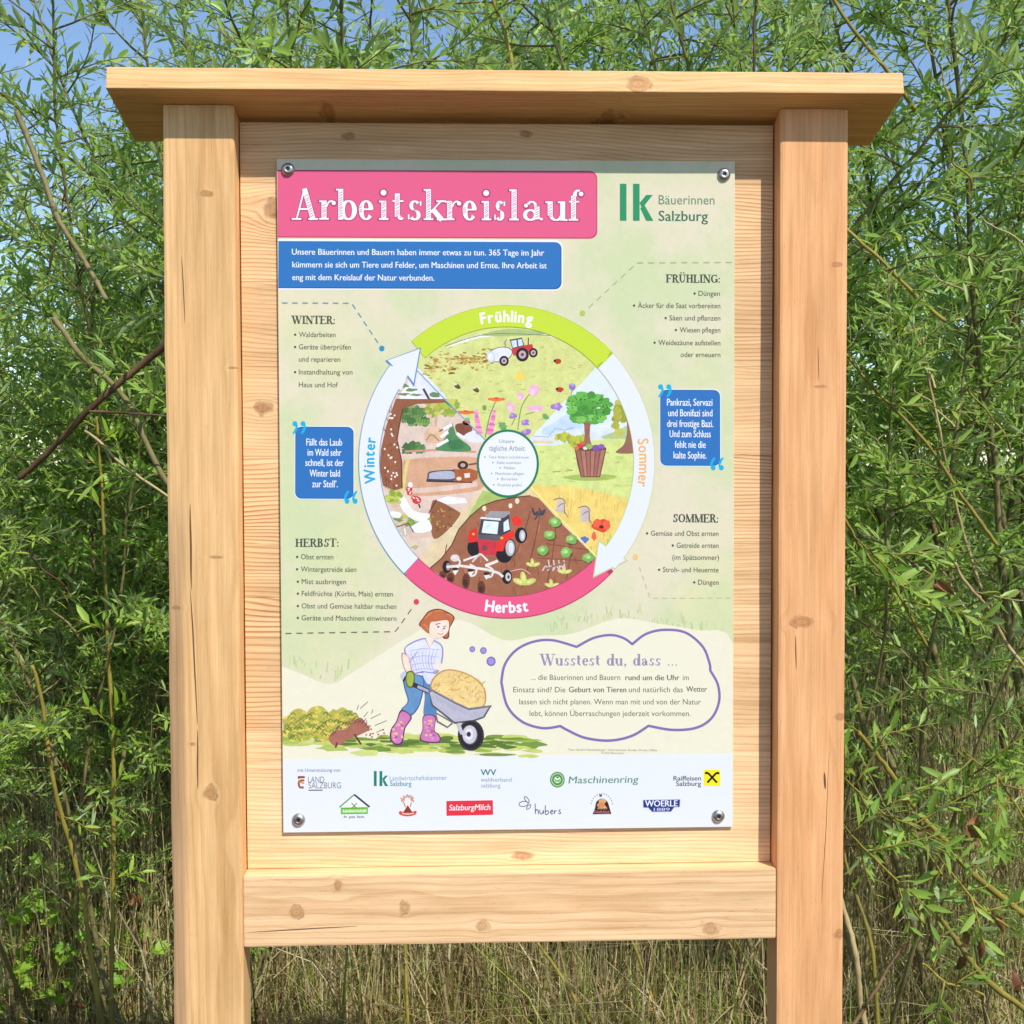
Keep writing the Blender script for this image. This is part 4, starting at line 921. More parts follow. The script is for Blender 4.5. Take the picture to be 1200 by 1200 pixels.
# neck, head, hair
I.sp([(368, 275), (415, 285), (405, 340), (390, 365), (362, 320)], SK, 14); I.line([(352, 300), (385, 365), (415, 312)], 6, (170, 160, 210), 16)
I.sp([(370, 240), (310, 205), (340, 150), (380, 105), (450, 90), (520, 115), (560, 150), (545, 190), (525, 230), (520, 290), (490, 300), (460, 280), (400, 285)], (118, 62, 44), 15); I.sp([(374, 262), (318, 204), (346, 154), (384, 112), (450, 98), (516, 122), (552, 152), (536, 190), (518, 228), (512, 286), (490, 290), (450, 260), (400, 240)], (190, 108, 72), 16)
I.sp([(390, 190), (430, 180), (505, 170), (520, 200), (512, 250), (470, 288), (420, 300), (385, 265)], SK, 17)
for a in ((350, 160, 400, 120), (420, 110, 480, 110), (340, 200, 372, 240), (500, 130, 540, 150)): I.line([a[:2], ((a[0]+a[2])/2+4, (a[1]+a[3])/2-8), a[2:]], 6, (222, 140, 96), 17, smooth=3)
I.line([(425, 200), (460, 192)], 6, (120, 80, 70), 18); I.line([(480, 215), (500, 212)], 5, (120, 80, 70), 18); I.ell(445, 216, 10, 8, (130, 140, 170), 18, 10); I.ell(486, 228, 9, 7, (130, 140, 170), 18, 10); I.line([(470, 225), (478, 245), (466, 248)], 4, (206, 160, 140), 18); I.line([(440, 262), (462, 270), (478, 262)], 5, (190, 110, 110), 18, smooth=3)
# glove, barrow
I.sp([(225, 535), (270, 530), (280, 580), (270, 640), (230, 640), (215, 590)], (96, 112, 46), 15); I.sp([(232, 542), (264, 540), (272, 580), (262, 632), (236, 630), (222, 590)], (164, 178, 76), 16)
I.line([(200, 600), (215, 570), (240, 560)], 14, (50, 48, 52), 14); I.line([(265, 620), (380, 670)], 34, (60, 56, 60), 15); I.line([(300, 636), (385, 672)], 20, (170, 166, 186), 16)
I.sp([(390, 640), (420, 560), (500, 515), (600, 525), (700, 570), (770, 640), (780, 740), (740, 790), (620, 800), (470, 720)], (196, 150, 84), 14); I.sp([(400, 640), (428, 570), (500, 525), (600, 534), (695, 578), (760, 645), (770, 740), (730, 780), (620, 790), (470, 710)], (236, 204, 138), 15)
for i in range(110):
    x, y = rr.uniform(410, 770), rr.uniform(540, 790)
    if ((x-590)/185)**2+((y-665)/125)**2 > 1: continue
    a = rr.uniform(0, 3.14); I.line([(x-26*math.cos(a), y-16*math.sin(a)), (x+4, y+6), (x+26*math.cos(a), y+16*math.sin(a))], 4.5, rr.choice([(206, 156, 78), (246, 224, 170), (186, 134, 64), (226, 182, 104)]), 16, smooth=3, taper=True)
for i in range(12): x = rr.uniform(520, 760); I.line([(x, 560+abs(x-560)*.3), (x+30, 530+abs(x-560)*.35)], 2.5, (206, 164, 92), 16)
I.poly([(375, 660), (400, 655), (560, 740), (660, 785), (820, 765), (770, 850), (690, 880), (560, 895), (400, 770)], (96, 90, 104), 17); I.poly([(384, 676), (402, 670), (560, 755), (660, 800), (800, 778), (760, 842), (688, 868), (562, 882), (408, 762)], (186, 182, 198), 18)
for i in range(26): x = 430+i*13; I.line([(x, 700+min(i, 18)*6), (x+8, 740+min(i, 18)*6)], 4, (160, 156, 174), 19, taper=True)
I.line([(375, 664), (400, 660), (560, 745), (660, 790), (820, 768)], 12, (126, 120, 132), 19)
I.line([(430, 840), (440, 880), (510, 920), (545, 890)], 13, (120, 112, 118), 16); I.line([(430, 820), (545, 885)], 9, (120, 112, 118), 16)
I.ell(675, 975, 92, 108, (44, 40, 46), 17, 36); I.ell(668, 972, 56, 70, (90, 84, 92), 18, 28); I.ell(666, 970, 50, 64, (202, 196, 208), 19, 28); I.ell(662, 968, 30, 40, (226, 222, 230), 20, 22); I.line([(585, 890), (610, 960), (655, 972)], 26, (196, 190, 202), 21); I.ell(660, 968, 15, 18, (60, 54, 60), 22, 16)
for k in range(30): a = 2*math.pi*k/30; I.line([(675+80*math.cos(a), 975+95*math.sin(a)), (675+91*math.cos(a), 975+107*math.sin(a))], 7, (84, 78, 86), 18)
I.line([(735, 1108), (890, 1106)], 6, (120, 130, 80), 8)
I.px(); I.build()

# thought bubble
I = Ink('thought_bubble', 2e-4).px()
V1 = (132, 112, 172)
for x, y, r in ((554, 762, 3.4), (567, 763.5, 3.9), (576, 776, 5.4)): I.ell(x, y, r, r*1.04, (128, 110, 178), 4, 18); I.ell(x, y, r*.7, r*.7, (158, 146, 214), 5, 16)
def arcpts(pts): return spline(pts, 10, False)
cl = arcpts([(588, 800), (592, 780), (605, 763), (625, 753), (648, 751), (676, 758.5)])[:-1]+arcpts([(676, 758.5), (696, 748), (716, 744.5), (731, 748), (741, 755)])[:-1]+arcpts([(741, 755), (757, 743), (778, 738), (803, 741), (823, 757), (831, 776), (832, 785)])[:-1]+arcpts([(832, 785), (841, 802), (842, 822), (833, 841), (815, 852), (788, 854.5), (760, 850)])[:-1]+arcpts([(760, 850), (740, 862), (714, 867.5), (686, 864.5), (666, 856), (657, 851)])[:-1]+arcpts([(657, 851), (636, 853.5), (612, 846), (595, 828), (588, 800)])[:-1]
I.poly(cl, (236, 230, 206), 3); I.line(cl, 3.0, V1, 5, closed=True)
serif_text(I, 'Wusstest du, dass ...', 634, 795, 780.5, 13.5, 2.6, .9, (150, 142, 170), 6, -.006)
for s, a, b, y, bo in (('... die Bäuerinnen und Bauern', 623, 727, 797.5, .002), ('rund um die Uhr', 733, 796, 797, .02), ('im', 800, 807, 796.5, .002), ('Einsatz sind? Die', 602, 663, 812, .002), ('Geburt von Tieren', 667, 734, 811.5, .02), ('und natürlich das', 737, 800, 811, .002), ('Wetter', 804, 828, 810, .02), ('lassen sich nicht planen. Wenn man mit und von der Natur', 609, 821, 826, .002), ('lebt, können Überraschungen jederzeit vorkommen.', 621, 809, 839.5, .002)):
    I.text(s, a, b, y, 6.4, (92, 94, 78), 6, bo, -.006)
I.text('Text: Sandra Hemetsberger / Illustrationen: Annika, Druck: Offset', 666, 770, 879.5, 2.4, (150, 146, 122), 6); I.text('© 2023 Bäuerinnen', 705, 731, 883, 2.2, (150, 146, 122), 6)
I.build()

# ---- sponsor marks in the footer
def mark(nm): return Ink(nm, 2e-4).px()
I = mark('state_emblem'); I.text('mit Unterstützung von', 349.5, 399.5, 906.5, 3.8, (110, 112, 136), 5, .004, -.01)
I.rrect(350, 911.5, 358, 914, .8, (150, 66, 50), 5); I.poly([(350, 912), (358, 911.5), (358.3, 914), (355, 913.6), (350, 915)], (150, 66, 50), 5)
I.line([(357.5, 916.5), (352, 917.2), (351.2, 921), (352.5, 924.5), (357, 924.8)], 2.5, (160, 92, 60), 5, smooth=3); I.line([(351, 918), (357.6, 920)], 1.6, (196, 140, 90), 6)
I.text('LAND', 362, 381, 919, 7, (126, 126, 130), 5, -.008, -.01); I.text('SALZBURG', 362.5, 400.5, 925.8, 7, (126, 126, 130), 5, -.008, -.01); I.line([(362.5, 928), (379, 927.7)], 1.3, (96, 96, 104), 5); I.build()
I = mark('chamber_mark'); lk(I, 439, 455.5, 905, 922.5, (30, 128, 106), 5); I.text('Landwirtschaftskammer', 457.5, 524.5, 916, 5.4, (120, 164, 176), 5, -.004, -.02); I.text('Salzburg', 458, 483, 922.3, 5.6, (70, 140, 140), 5, .012, -.01); I.build()
I = mark('forest_association_mark'); I.text('WV', 564, 582, 909, 7, (46, 122, 116), 5, .02, -.01); I.text('waldverband', 564, 600, 916.5, 4.8, (126, 150, 170), 5, 0, -.01); I.text('salzburg', 564.5, 587, 923.3, 4.8, (140, 150, 160), 5, 0, -.01); I.build()
I = mark('green_ring_mark'); I.ell(653.5, 913.5, 8.6, 9.2, (92, 140, 80), 5, 28); I.ell(653.5, 913.5, 7.2, 7.7, (186, 206, 172), 6, 28); I.ell(653.5, 913.5, 6.2, 6.6, (78, 148, 62), 7, 28); I.ell(653.5, 913.5, 3.9, 4.0, (226, 236, 220), 8, 22); I.poly([(650, 912), (653, 914.5), (657, 912), (656, 916), (651, 916)], (104, 176, 74), 9); I.poly([(651, 910), (656, 910), (654, 912.3)], (60, 110, 60), 9)
I.text('Maschinenring', 666.5, 747.5, 917.8, 8.2, (92, 142, 104), 5, .008, -.018, .14); I.build()
I = mark('bank_mark'); I.text('Raiffeisen', 789, 821, 913.5, 5.4, (64, 62, 72), 5, .014, -.01); I.text('Salzburg', 792, 821, 919.8, 5.6, (64, 62, 72), 5, .014, -.01)
I.rrect(824, 900.5, 843.5, 919.5, 1.2, (246, 230, 40), 5)
for f in (1, -1):
    g = lambda x, y: (834+f*(x-834), y)
    I.line([g(839.6, 915.6), g(829, 904.2)], 2.4, (34, 28, 24), 6); I.line([g(829.6, 905.2), g(827.4, 904), g(826, 905.6)], 2.3, (34, 28, 24), 6, smooth=3); I.ell(*g(827.2, 904.4), 1.7, 1.5, (34, 28, 24), 6, 10)
I.build()
I = mark('farmhouse_mark')
I.poly([(399, 947.5), (416, 932.5), (434, 947)], (236, 238, 236), 5); I.line([(398.8, 947.6), (416.2, 932.6)], 1.5, (96, 146, 96), 6); I.line([(416, 932.6), (434, 947)], 2.2, (56, 62, 82), 6)
I.poly([(400.5, 948), (432, 947.2), (432, 955), (400.5, 955.6)], (96, 178, 62), 6); I.poly([(402, 950), (431, 949), (431, 953.4), (402, 954.2)], (150, 206, 96), 7); I.text('Landwirtschaft', 403, 430.5, 953.4, 3.4, (240, 244, 226), 8, .02, -.01)
for s in (1, -1): I.line([(416-3*s, 949), (416+3*s, 942.5)], 1.1, (120, 126, 50), 7)
I.text('Ihr  gutes  Recht', 404, 428, 960, 2.8, (76, 78, 90), 6, .02, -.01); I.build()
I = mark('red_crest_mark')
for i in range(26):
    a = 2*math.pi*i/26; I.ell(478.6+7.5*math.cos(a)*(0.6+.4*((i*7) % 3)/2), 937.8+5*math.sin(a)*(0.6+.4*((i*5) % 3)/2), 1.3, 1.1, (206, 150, 130), 5, 8)
I.sp([(472, 953), (475, 946), (474, 940), (478.5, 938), (483, 940), (482.5, 946), (486, 953)], (238, 228, 220), 6, 5); I.poly([(473, 953.5), (478.6, 944.5), (484.5, 953)], (140, 62, 46), 7); I.line([(474, 941), (476, 947)], .9, (170, 90, 70), 7); I.line([(483, 941), (481.5, 947)], .9, (170, 90, 70), 7)
I.sp([(469.5, 951.5), (478.5, 953.5), (488, 951), (488, 955), (479, 957.5), (469.5, 955.5)], (206, 82, 70), 8, 5); I.line([(472, 954), (479, 955), (486, 953.6)], 1.1, (236, 214, 206), 9, smooth=3); I.build()
I = mark('red_milk_mark'); I.poly([(523.8, 939.3), (578.2, 938), (578.4, 955), (524, 956.6)], (228, 52, 70), 5); I.text('SalzburgMilch', 527, 575, 950.3, 6.8, (246, 230, 232), 6, .018, -.02, .12); I.build()
I = mark('handwritten_mark')
for a in ((614, 942, 5.4, 3.0, -10), (617.8, 937, 1.8, 4.2, -35), (620, 945.5, 1.6, 3.4, 40)):
    n = 20; c, q = math.cos(rad(a[4])), math.sin(rad(a[4])); I.line([(a[0]+a[2]*math.cos(t)*c-a[3]*math.sin(t)*q, a[1]+a[2]*math.cos(t)*q+a[3]*math.sin(t)*c) for t in [2*math.pi*k/n for k in range(n)]], .9, (90, 84, 96), 5, closed=True)
HB = [[(627.5, 941.5), (627.8, 953.5)], [(627.8, 951), (629.5, 948.4), (631.2, 950), (631.4, 953.8)], [(633, 949), (633.2, 952.4), (635, 953.6), (636.6, 951.6), (637, 949.2), (637.4, 953.4)], [(639.4, 943.5), (639.6, 953.4), (642, 953.8), (643.2, 951.4), (641.6, 949.6), (639.8, 951)], [(645, 951.6), (648, 950.6), (647.4, 949), (645.6, 950.6), (646.4, 953.4), (648.8, 953)], [(650, 949.4), (650.2, 953.2), (650.4, 950.8), (652.6, 949.4)], [(657.4, 948.6), (655.4, 949), (655.6, 950.6), (657.2, 951.6), (656.8, 953), (654.6, 953)]]
for p in HB: I.line(p, 1.0, (86, 82, 92), 5, smooth=4)
I.build()
I = mark('arched_bakery_mark')
I.poly(spline([(697.5, 946), (699, 939), (705, 935), (711.5, 938), (714.5, 946)], 4, False)+[(716.5, 953), (694.5, 953.5)], (66, 34, 36), 5)
I.blob(706, 938.5, 4.2, 3.6, (222, 160, 110), 6, 12, .15); I.blob(704.5, 943, 4.6, 3.6, (206, 140, 92), 6, 12, .2); I.ell(704, 931.6, 1.7, 1.6, (120, 70, 50), 6, 10); I.ell(709, 945, 1.6, 1.6, (226, 170, 120), 7, 8)
I.text('unsere', 700.5, 711.5, 947.5, 3.4, (214, 170, 140), 8, .02); I.text('Köstlichkeit', 696.5, 714.5, 952.3, 3.6, (190, 130, 120), 8, .02)
for k in range(13): a = 165-150*k/12; I.ell(705.4+13*math.cos(rad(a)), 945-15.5*math.sin(rad(a)), .7, .9, (150, 140, 140), 6, 6)
I.build()
I = mark('blue_cheese_mark')
I.poly([(752.5, 935.6), (797.5, 934.6), (797, 945), (790.5, 945.5), (787, 950.4), (763, 951), (759, 946.2), (753, 946)], (214, 218, 236), 5); I.poly([(753.5, 936.6), (796.5, 935.6), (796, 944), (789.5, 944.6), (786, 949.6), (764, 950), (759.6, 945.3), (753.9, 945.2)], (42, 58, 132), 6)
I.text('WOERLE', 756, 793.5, 943.9, 7.0, (240, 240, 246), 7, .022, -.012); I.text('1889', 766, 784.5, 948.9, 3.4, (206, 210, 232), 7, .01, -.012); I.build()

# ---- four dome-headed screws
def mat_steel():
    B = NB('screw_steel'); n = B.noise(B.obj(), 300.0, 2.0); p = B.principled(B.mix(n, lin((150, 146, 140)), lin((206, 202, 196))), 0.42, 0.5, 1.0); return B.finish(p.outputs[0])
def mat_dark():
    B = NB('screw_socket'); p = B.principled(lin((96, 92, 88)), 0.5, 0.3, 0.8); return B.finish(p.outputs[0])
M_STEEL, M_SOCKET = mat_steel(), mat_dark()
def screw_mesh():
    bm = bmesh.new(); prof = [(0.0030, 0.0054), (0.0034, 0.0060), (0.0072, 0.0052), (0.0096, 0.0034), (0.0107, 0.0015), (0.0112, 0.0008), (0.0112, 0.0)]
    N = 36; rings = [[bm.verts.new((r*math.cos(2*math.pi*k/N), -h, r*math.sin(2*math.pi*k/N))) for k in range(N)] for r, h in prof]
    for a, b in zip(rings, rings[1:]):
        for k in range(N): bm.faces.new((a[k], a[(k+1) % N], b[(k+1) % N], b[k]))
    inner = [bm.verts.new((0.0029*math.cos(2*math.pi*k/N), -0.0040, 0.0029*math.sin(2*math.pi*k/N))) for k in range(N)]
    for k in range(N): f = bm.faces.new((inner[k], inner[(k+1) % N], rings[0][(k+1) % N], rings[0][k])); f.material_index = 1
    f = bm.faces.new(inner); f.material_index = 1
    bmesh.ops.recalc_face_normals(bm, faces=bm.faces[:])
    me = bpy.data.meshes.new('screw'); bm.to_mesh(me); bm.free(); me.materials.append(M_STEEL); me.materials.append(M_SOCKET)
    me.polygons.foreach_set('use_smooth', [p.material_index == 0 for p in me.polygons]); return me
sm = screw_mesh()
for x, y, r in ((336.5, 199.5, .3), (849, 204, 1.2), (351, 962.5, 2.0), (841, 954.5, .8)):
    u, v = uv(x, y); o = link('screw', sm, None, sheet); o.location = (u, YP-0.0002, v); o.rotation_euler = (0, r, 0)

# ------------------------------------------------------------------ vegetation
def mat_leaf(name, top, top2, under, gloss=0.42, trans=0.28):
    """thin leaf: paler underside, some light passing through, per-leaf tint"""
    B = NB(name); a = B.n('ShaderNodeAttribute'); a.attribute_name = 'tint'
    t = a.outputs['Fac']
    c = B.mix(B.sstep(t, 0.0, 0.8), lin(top), lin(top2))
    c = B.mix(B.m('MULTIPLY', B.sstep(t, 0.955, 0.975), 0.7), c, lin((186, 186, 74)))
    g = B.n('ShaderNodeNewGeometry')
    c = B.mix(B.m('MULTIPLY', g.outputs['Backfacing'], 0.75), c, lin(under))
    p = B.principled(c, gloss, 0.45)
    tr = B.n('ShaderNodeBsdfTranslucent'); B.set(tr.inputs['Color'], B.mix(0.5, c, lin((176, 206, 60)), 'MIX'))
    mx = B.n('ShaderNodeMixShader'); mx.inputs[0].default_value = trans
    B.t.links.new(p.outputs[0], mx.inputs[1]); B.t.links.new(tr.outputs[0], mx.inputs[2])
    return B.finish(mx.outputs[0])
def mat_bark(name, a, b, c=None, scale=60):
    B = NB(name); co = B.obj(); X, Y, Z = B.xyz(co)
    n = B.noise(B.comb(B.m('MULTIPLY', X, 2.0), B.m('MULTIPLY', Y, 2.0), Z), scale, 4.0, 0.6); n2 = B.noise(co, 6.0, 3.0)
    col = B.mix(B.sstep(n2, 0.35, 0.65), lin(a), lin(b)); col = B.mix(B.m('MULTIPLY', B.sstep(n, 0.5, 0.75), 0.55), col, lin(c or [v*.6 for v in a]))
    p = B.principled(col, 0.65, 0.25, normal=B.bump(n, 0.4, 0.002)); return B.finish(p.outputs[0])
def mat_blade(name, stops):
    B = NB(name); a = B.n('ShaderNodeAttribute'); a.attribute_name = 'tint'
    rp = B.n('ShaderNodeValToRGB'); el = rp.color_ramp.elements
    el[0].position = stops[0][0]; el[0].color = lin(stops[0][1]); el[1].position = stops[-1][0]; el[1].color = lin(stops[-1][1])
    for p_, c_ in stops[1:-1]: e = el.new(p_); e.color = lin(c_)
    B.set(rp.inputs[0], a.outputs['Fac'])
    p = B.principled(rp.outputs[0], 0.6, 0.25)
    tr = B.n('ShaderNodeBsdfTranslucent'); B.set(tr.inputs['Color'], rp.outputs[0])
    mx = B.n('ShaderNodeMixShader'); mx.inputs[0].default_value = 0.2
    B.t.links.new(p.outputs[0], mx.inputs[1]); B.t.links.new(tr.outputs[0], mx.inputs[2])
    return B.finish(mx.outputs[0])

M_LEAF = mat_leaf('willow_leaf', (116, 156, 54), (164, 194, 88), (184, 204, 150), 0.40, 0.42)
M_LEAF_FRESH = mat_leaf('fresh_leaf', (122, 168, 48), (160, 196, 66), (160, 190, 100), 0.45, 0.38)
M_LEAF_DEEP = mat_leaf('hedge_leaf', (112, 148, 58), (156, 184, 88), (170, 190, 134), 0.45, 0.34)
M_DEADLEAF = mat_leaf('dead_leaf', (104, 62, 36), (156, 104, 66), (140, 98, 66), 0.6, 0.15)
M_BARK = mat_bark('willow_bark', (138, 126, 84), (110, 104, 62), (70, 56, 40))
M_BARK_DARK = mat_bark('dark_bark', (84, 62, 46), (116, 92, 64), (40, 30, 26))
M_BARK_YEL = mat_bark('yellow_bark', (156, 140, 58), (128, 116, 52), (84, 70, 40))
M_STRAW = mat_bark('straw_stem', (188, 168, 120), (160, 140, 96), (110, 92, 64))

R = np.random.default_rng(17)
def unit(v): return v/np.maximum(np.linalg.norm(v, axis=-1, keepdims=True), 1e-9)

def leaf_arrays(P, Dv, Nv, Ln, Wd, curl, tint):
    """lance-shaped leaves folded along the midrib: 8 vertices, 8 triangles each"""
    n = len(P); Dv = unit(Dv); S = unit(np.cross(Dv, Nv)); Nv = unit(np.cross(S, Dv))
    prof = [(0, 0, 0), (.32, .42, .05), (.70, .40, .02), (1.0, 0, -.12)]
    def pt(t, s, z): return P + Dv*(Ln*t)[:, None] + S*(Wd*s)[:, None] + Nv*(Ln*(z - curl*t*t) + np.abs(s)*Wd*.35)[:, None]
    V = np.stack([pt(0, 0, 0), pt(.32, -.46, .0), pt(.32, 0, .0), pt(.32, .46, .0), pt(.72, -.36, 0), pt(.72, 0, 0), pt(.72, .36, 0), pt(1, 0, 0)], 1).reshape(-1, 3)
    T = np.array([(0, 2, 1), (0, 3, 2), (1, 5, 4), (1, 2, 5), (2, 6, 5), (2, 3, 6), (4, 5, 7), (5, 6, 7)])
    F = (np.arange(n)[:, None, None]*8 + T[None]).reshape(-1, 3)
    return V, F, np.repeat(tint, 8)

def tube_arrays(pts, r0, r1, sides=6, rfun=None):
    pts = np.asarray(pts, float); n = len(pts); tan = unit(np.gradient(pts, axis=0))
    ref = np.array([0.31, 0.87, 0.38]); a = unit(np.cross(tan, ref)); b = np.cross(tan, a)
    th = 2*np.pi*np.arange(sides)/sides
    r = np.linspace(r0, r1, n) if rfun is None else rfun
    V = pts[:, None] + (a[:, None]*np.cos(th)[None, :, None] + b[:, None]*np.sin(th)[None, :, None])*r[:, None, None]
    V = V.reshape(-1, 3); F = []
    i = np.arange(n-1)[:, None]*sides; k = np.arange(sides)[None]; k2 = (k+1) % sides
    q = np.stack([i+k, i+k2, i+sides+k2, i+sides+k], -1).reshape(-1, 4)
    F = np.concatenate([q[:, [0, 1, 2]], q[:, [0, 2, 3]]])
    V = np.concatenate([V, pts[-1:], pts[:1]])
    tip = np.array([[(n-1)*sides+j, (n-1)*sides+(j+1) % sides, n*sides] for j in range(sides)] + [[(j+1) % sides, j, n*sides+1] for j in range(sides)])
    return V, np.concatenate([F, tip])
class Acc:
    def __init__(s): s.V = []; s.F = []; s.T = []; s.n = 0
    def add(s, V, F, T=None):
        s.V.append(V); s.F.append(F+s.n); s.n += len(V)
        if T is not None: s.T.append(T)
    def mesh(s, name, smooth=True):
        return fast_mesh(name, np.concatenate(s.V), np.concatenate(s.F), np.concatenate(s.T) if s.T else None, smooth)

def bend(p0, d, L, n, wob, droop=0.0, rng=R):
    pts = [np.array(p0, float)]; d = unit(np.array(d, float)); st = L/(n-1)
    for i in range(n-1):
        d = unit(d + rng.normal(0, wob, 3) + np.array([0, 0, -droop])); pts.append(pts[-1]+d*st)
    return np.array(pts)
def twig_leaves(acc, pts, spacing, lmin, lmax, wr=0.2, spread=0.75, rng=R, t0=0.08, curl=0.12, tlo=0.0, thi=1.0):
    seg = np.linalg.norm(np.diff(pts, axis=0), axis=1); cum = np.concatenate([[0], np.cumsum(seg)]); tot = cum[-1]
    n = max(2, int(tot*(1-t0)/spacing)); s = tot*(t0+(1-t0)*(np.arange(n)+rng.uniform(0, .6, n))/n)
    s = np.minimum(s, tot*.999); i = np.searchsorted(cum, s, side='right')-1; f = ((s-cum[i])/seg[i])[:, None]
    P = pts[i]*(1-f)+pts[i+1]*f; tan = unit(pts[i+1]-pts[i])
    ph = np.arange(n)*2.4+rng.uniform(0, 6.3)+rng.normal(0, .4, n)
    a = unit(np.cross(tan, np.array([.2, .3, .93]))); b = np.cross(tan, a)
    out = a*np.cos(ph)[:, None]+b*np.sin(ph)[:, None]
    sp = spread*rng.uniform(.6, 1.3, n)[:, None]
    Dv = tan*(1-.35*sp)+out*sp+np.array([0, 0, .12])+rng.normal(0, .12, (n, 3))
    Nv = tan*.45-out*.25+np.array([.1, -.35, .75])+rng.normal(0, .42, (n, 3))
    Ln = rng.uniform(lmin, lmax, n)*(1-.45*(s/tot)**3); Wd = Ln*rng.uniform(wr*.8, wr*1.25, n)
    acc.add(*leaf_arrays(P, Dv, Nv, Ln, Wd, rng.uniform(-.05, curl*2, n), rng.uniform(tlo, thi, n)))

# ---- willow shrubs: stems with their twigs, and the foliage
def shrub_meshes(seed, H, nst, spreadr, leaf_from, leafmul=1.0, lean=(0, 0), lsz=(.036, .074), wr=.195):
    rng = np.random.default_rng(seed); fol = Acc(); stems = []
    for k in range(nst):
        ac = Acc(); a = 2*np.pi*(k+rng.uniform(0, .7))/nst; o = rng.uniform(.05, .24)
        h = H*rng.uniform(.78, 1.08)
        d = np.array([math.cos(a)*spreadr*rng.uniform(.4, 1)+lean[0], math.sin(a)*spreadr*rng.uniform(.4, 1)+lean[1], 1.0])
        pts = bend((math.cos(a)*o, math.sin(a)*o, -.03), d, h*1.06, 18, .06, 0.0, rng)
        r0 = rng.uniform(.008, .014); ac.add(*tube_arrays(pts, r0, .002, 7)); nt_ = int(h*8)
        for j in range(nt_):
            t = leaf_from+(1-leaf_from)*((j+rng.uniform(0, 1))/nt_)**.8
            i = min(int(t*(len(pts)-1)), len(pts)-2); p = pts[i]+(pts[i+1]-pts[i])*(t*(len(pts)-1)-i)
            tan = unit(pts[i+1]-pts[i]); b = rng.uniform(0, 2*np.pi)
            d2 = tan*rng.uniform(.2, .8)+np.array([math.cos(b), math.sin(b), rng.uniform(-.25, .3)])
            L = rng.uniform(.3, .65)*(1.2-.6*t)
            bp = bend(p, d2, L, 8, .10, .04, rng); ac.add(*tube_arrays(bp, .0030, .0009, 4))
            twig_leaves(fol, bp, .0135/leafmul, lsz[0], lsz[1], wr, .8, rng, .15)
            for q in range(int(L*9)):
                u = rng.uniform(.15, .9); i2 = int(u*7); p2 = bp[i2]; b2 = rng.uniform(0, 2*np.pi)
                d3 = unit(bp[min(i2+1, 7)]-bp[max(i2-1, 0)])*.6+np.array([math.cos(b2), math.sin(b2), rng.uniform(-.4, .5)])*.7
                tp = bend(p2, d3, rng.uniform(.08, .2), 5, .1, .0, rng); ac.add(*tube_arrays(tp, .0014, .0007, 3))
                twig_leaves(fol, tp, .0108/leafmul, lsz[0]*.9, lsz[1]*.95, wr, .8, rng, .05)
        tp = pts[-5:]; twig_leaves(fol, tp, .012, .03, .06, .2, .6, rng)
        stems.append(ac.mesh('stem'))
    return stems, fol.mesh('foliage')
def make_shrub(seed, label, loc, rz=0, bark=None, leaf=None, scale=1.0, group=None, **kw):
    st, fo = shrub_meshes(seed, **kw)
    loc = (loc[0], loc[1], float(fall(loc[1])))
    root = tag(empty('willow_shrub', loc), label, 'shrub', group); scale *= 1.13; root.rotation_euler = (0, 0, rz); root.scale = (scale,)*3
    for m_ in st: link('stem', m_, bark or M_BARK, root)
    link('foliage', fo, leaf or M_LEAF, root)
    return root
def copy_shrub(src, label, loc, rz, scale=1.0):
    r = src.copy(); COL.objects.link(r); r.location = (loc[0], loc[1], float(fall(loc[1]))); r.rotation_euler = (0, 0, rz); r.scale = (scale*1.13,)*3; r['label'] = label
    for ch in list(src.children):
        c = ch.copy(); COL.objects.link(c); c.parent = r
    return r
GS = 'willow shrubs of the thicket behind the notice board'
sA = make_shrub(101, 'tall leafy willow shrub filling the thicket left of the left post', (-1.15, 2.35, 0), 0.3, group=GS, scale=1.06, H=2.75, nst=8, spreadr=.30, leaf_from=.41)
sB = make_shrub(102, 'dense willow shrub right of the right post, its stems leaning left', (1.4, 1.75, 0), 0.0, group=GS, H=3.1, nst=8, spreadr=.25, leaf_from=.39, lean=(-.30, 0), leafmul=1.0)
sC = make_shrub(103, 'willow shrub behind the middle of the roof plank, showing above it', (0.05, 2.2, 0), 1.2, group=GS, scale=1.08, H=3.2, nst=8, spreadr=.28, leaf_from=.36)
sD = make_shrub(104, 'open willow shrub with loose thin tops against the sky at the far left', (-1.75, 2.7, 0), 2.0, group=GS, scale=1.0, H=3.2, nst=7, spreadr=.30, leaf_from=.36, leafmul=.85)
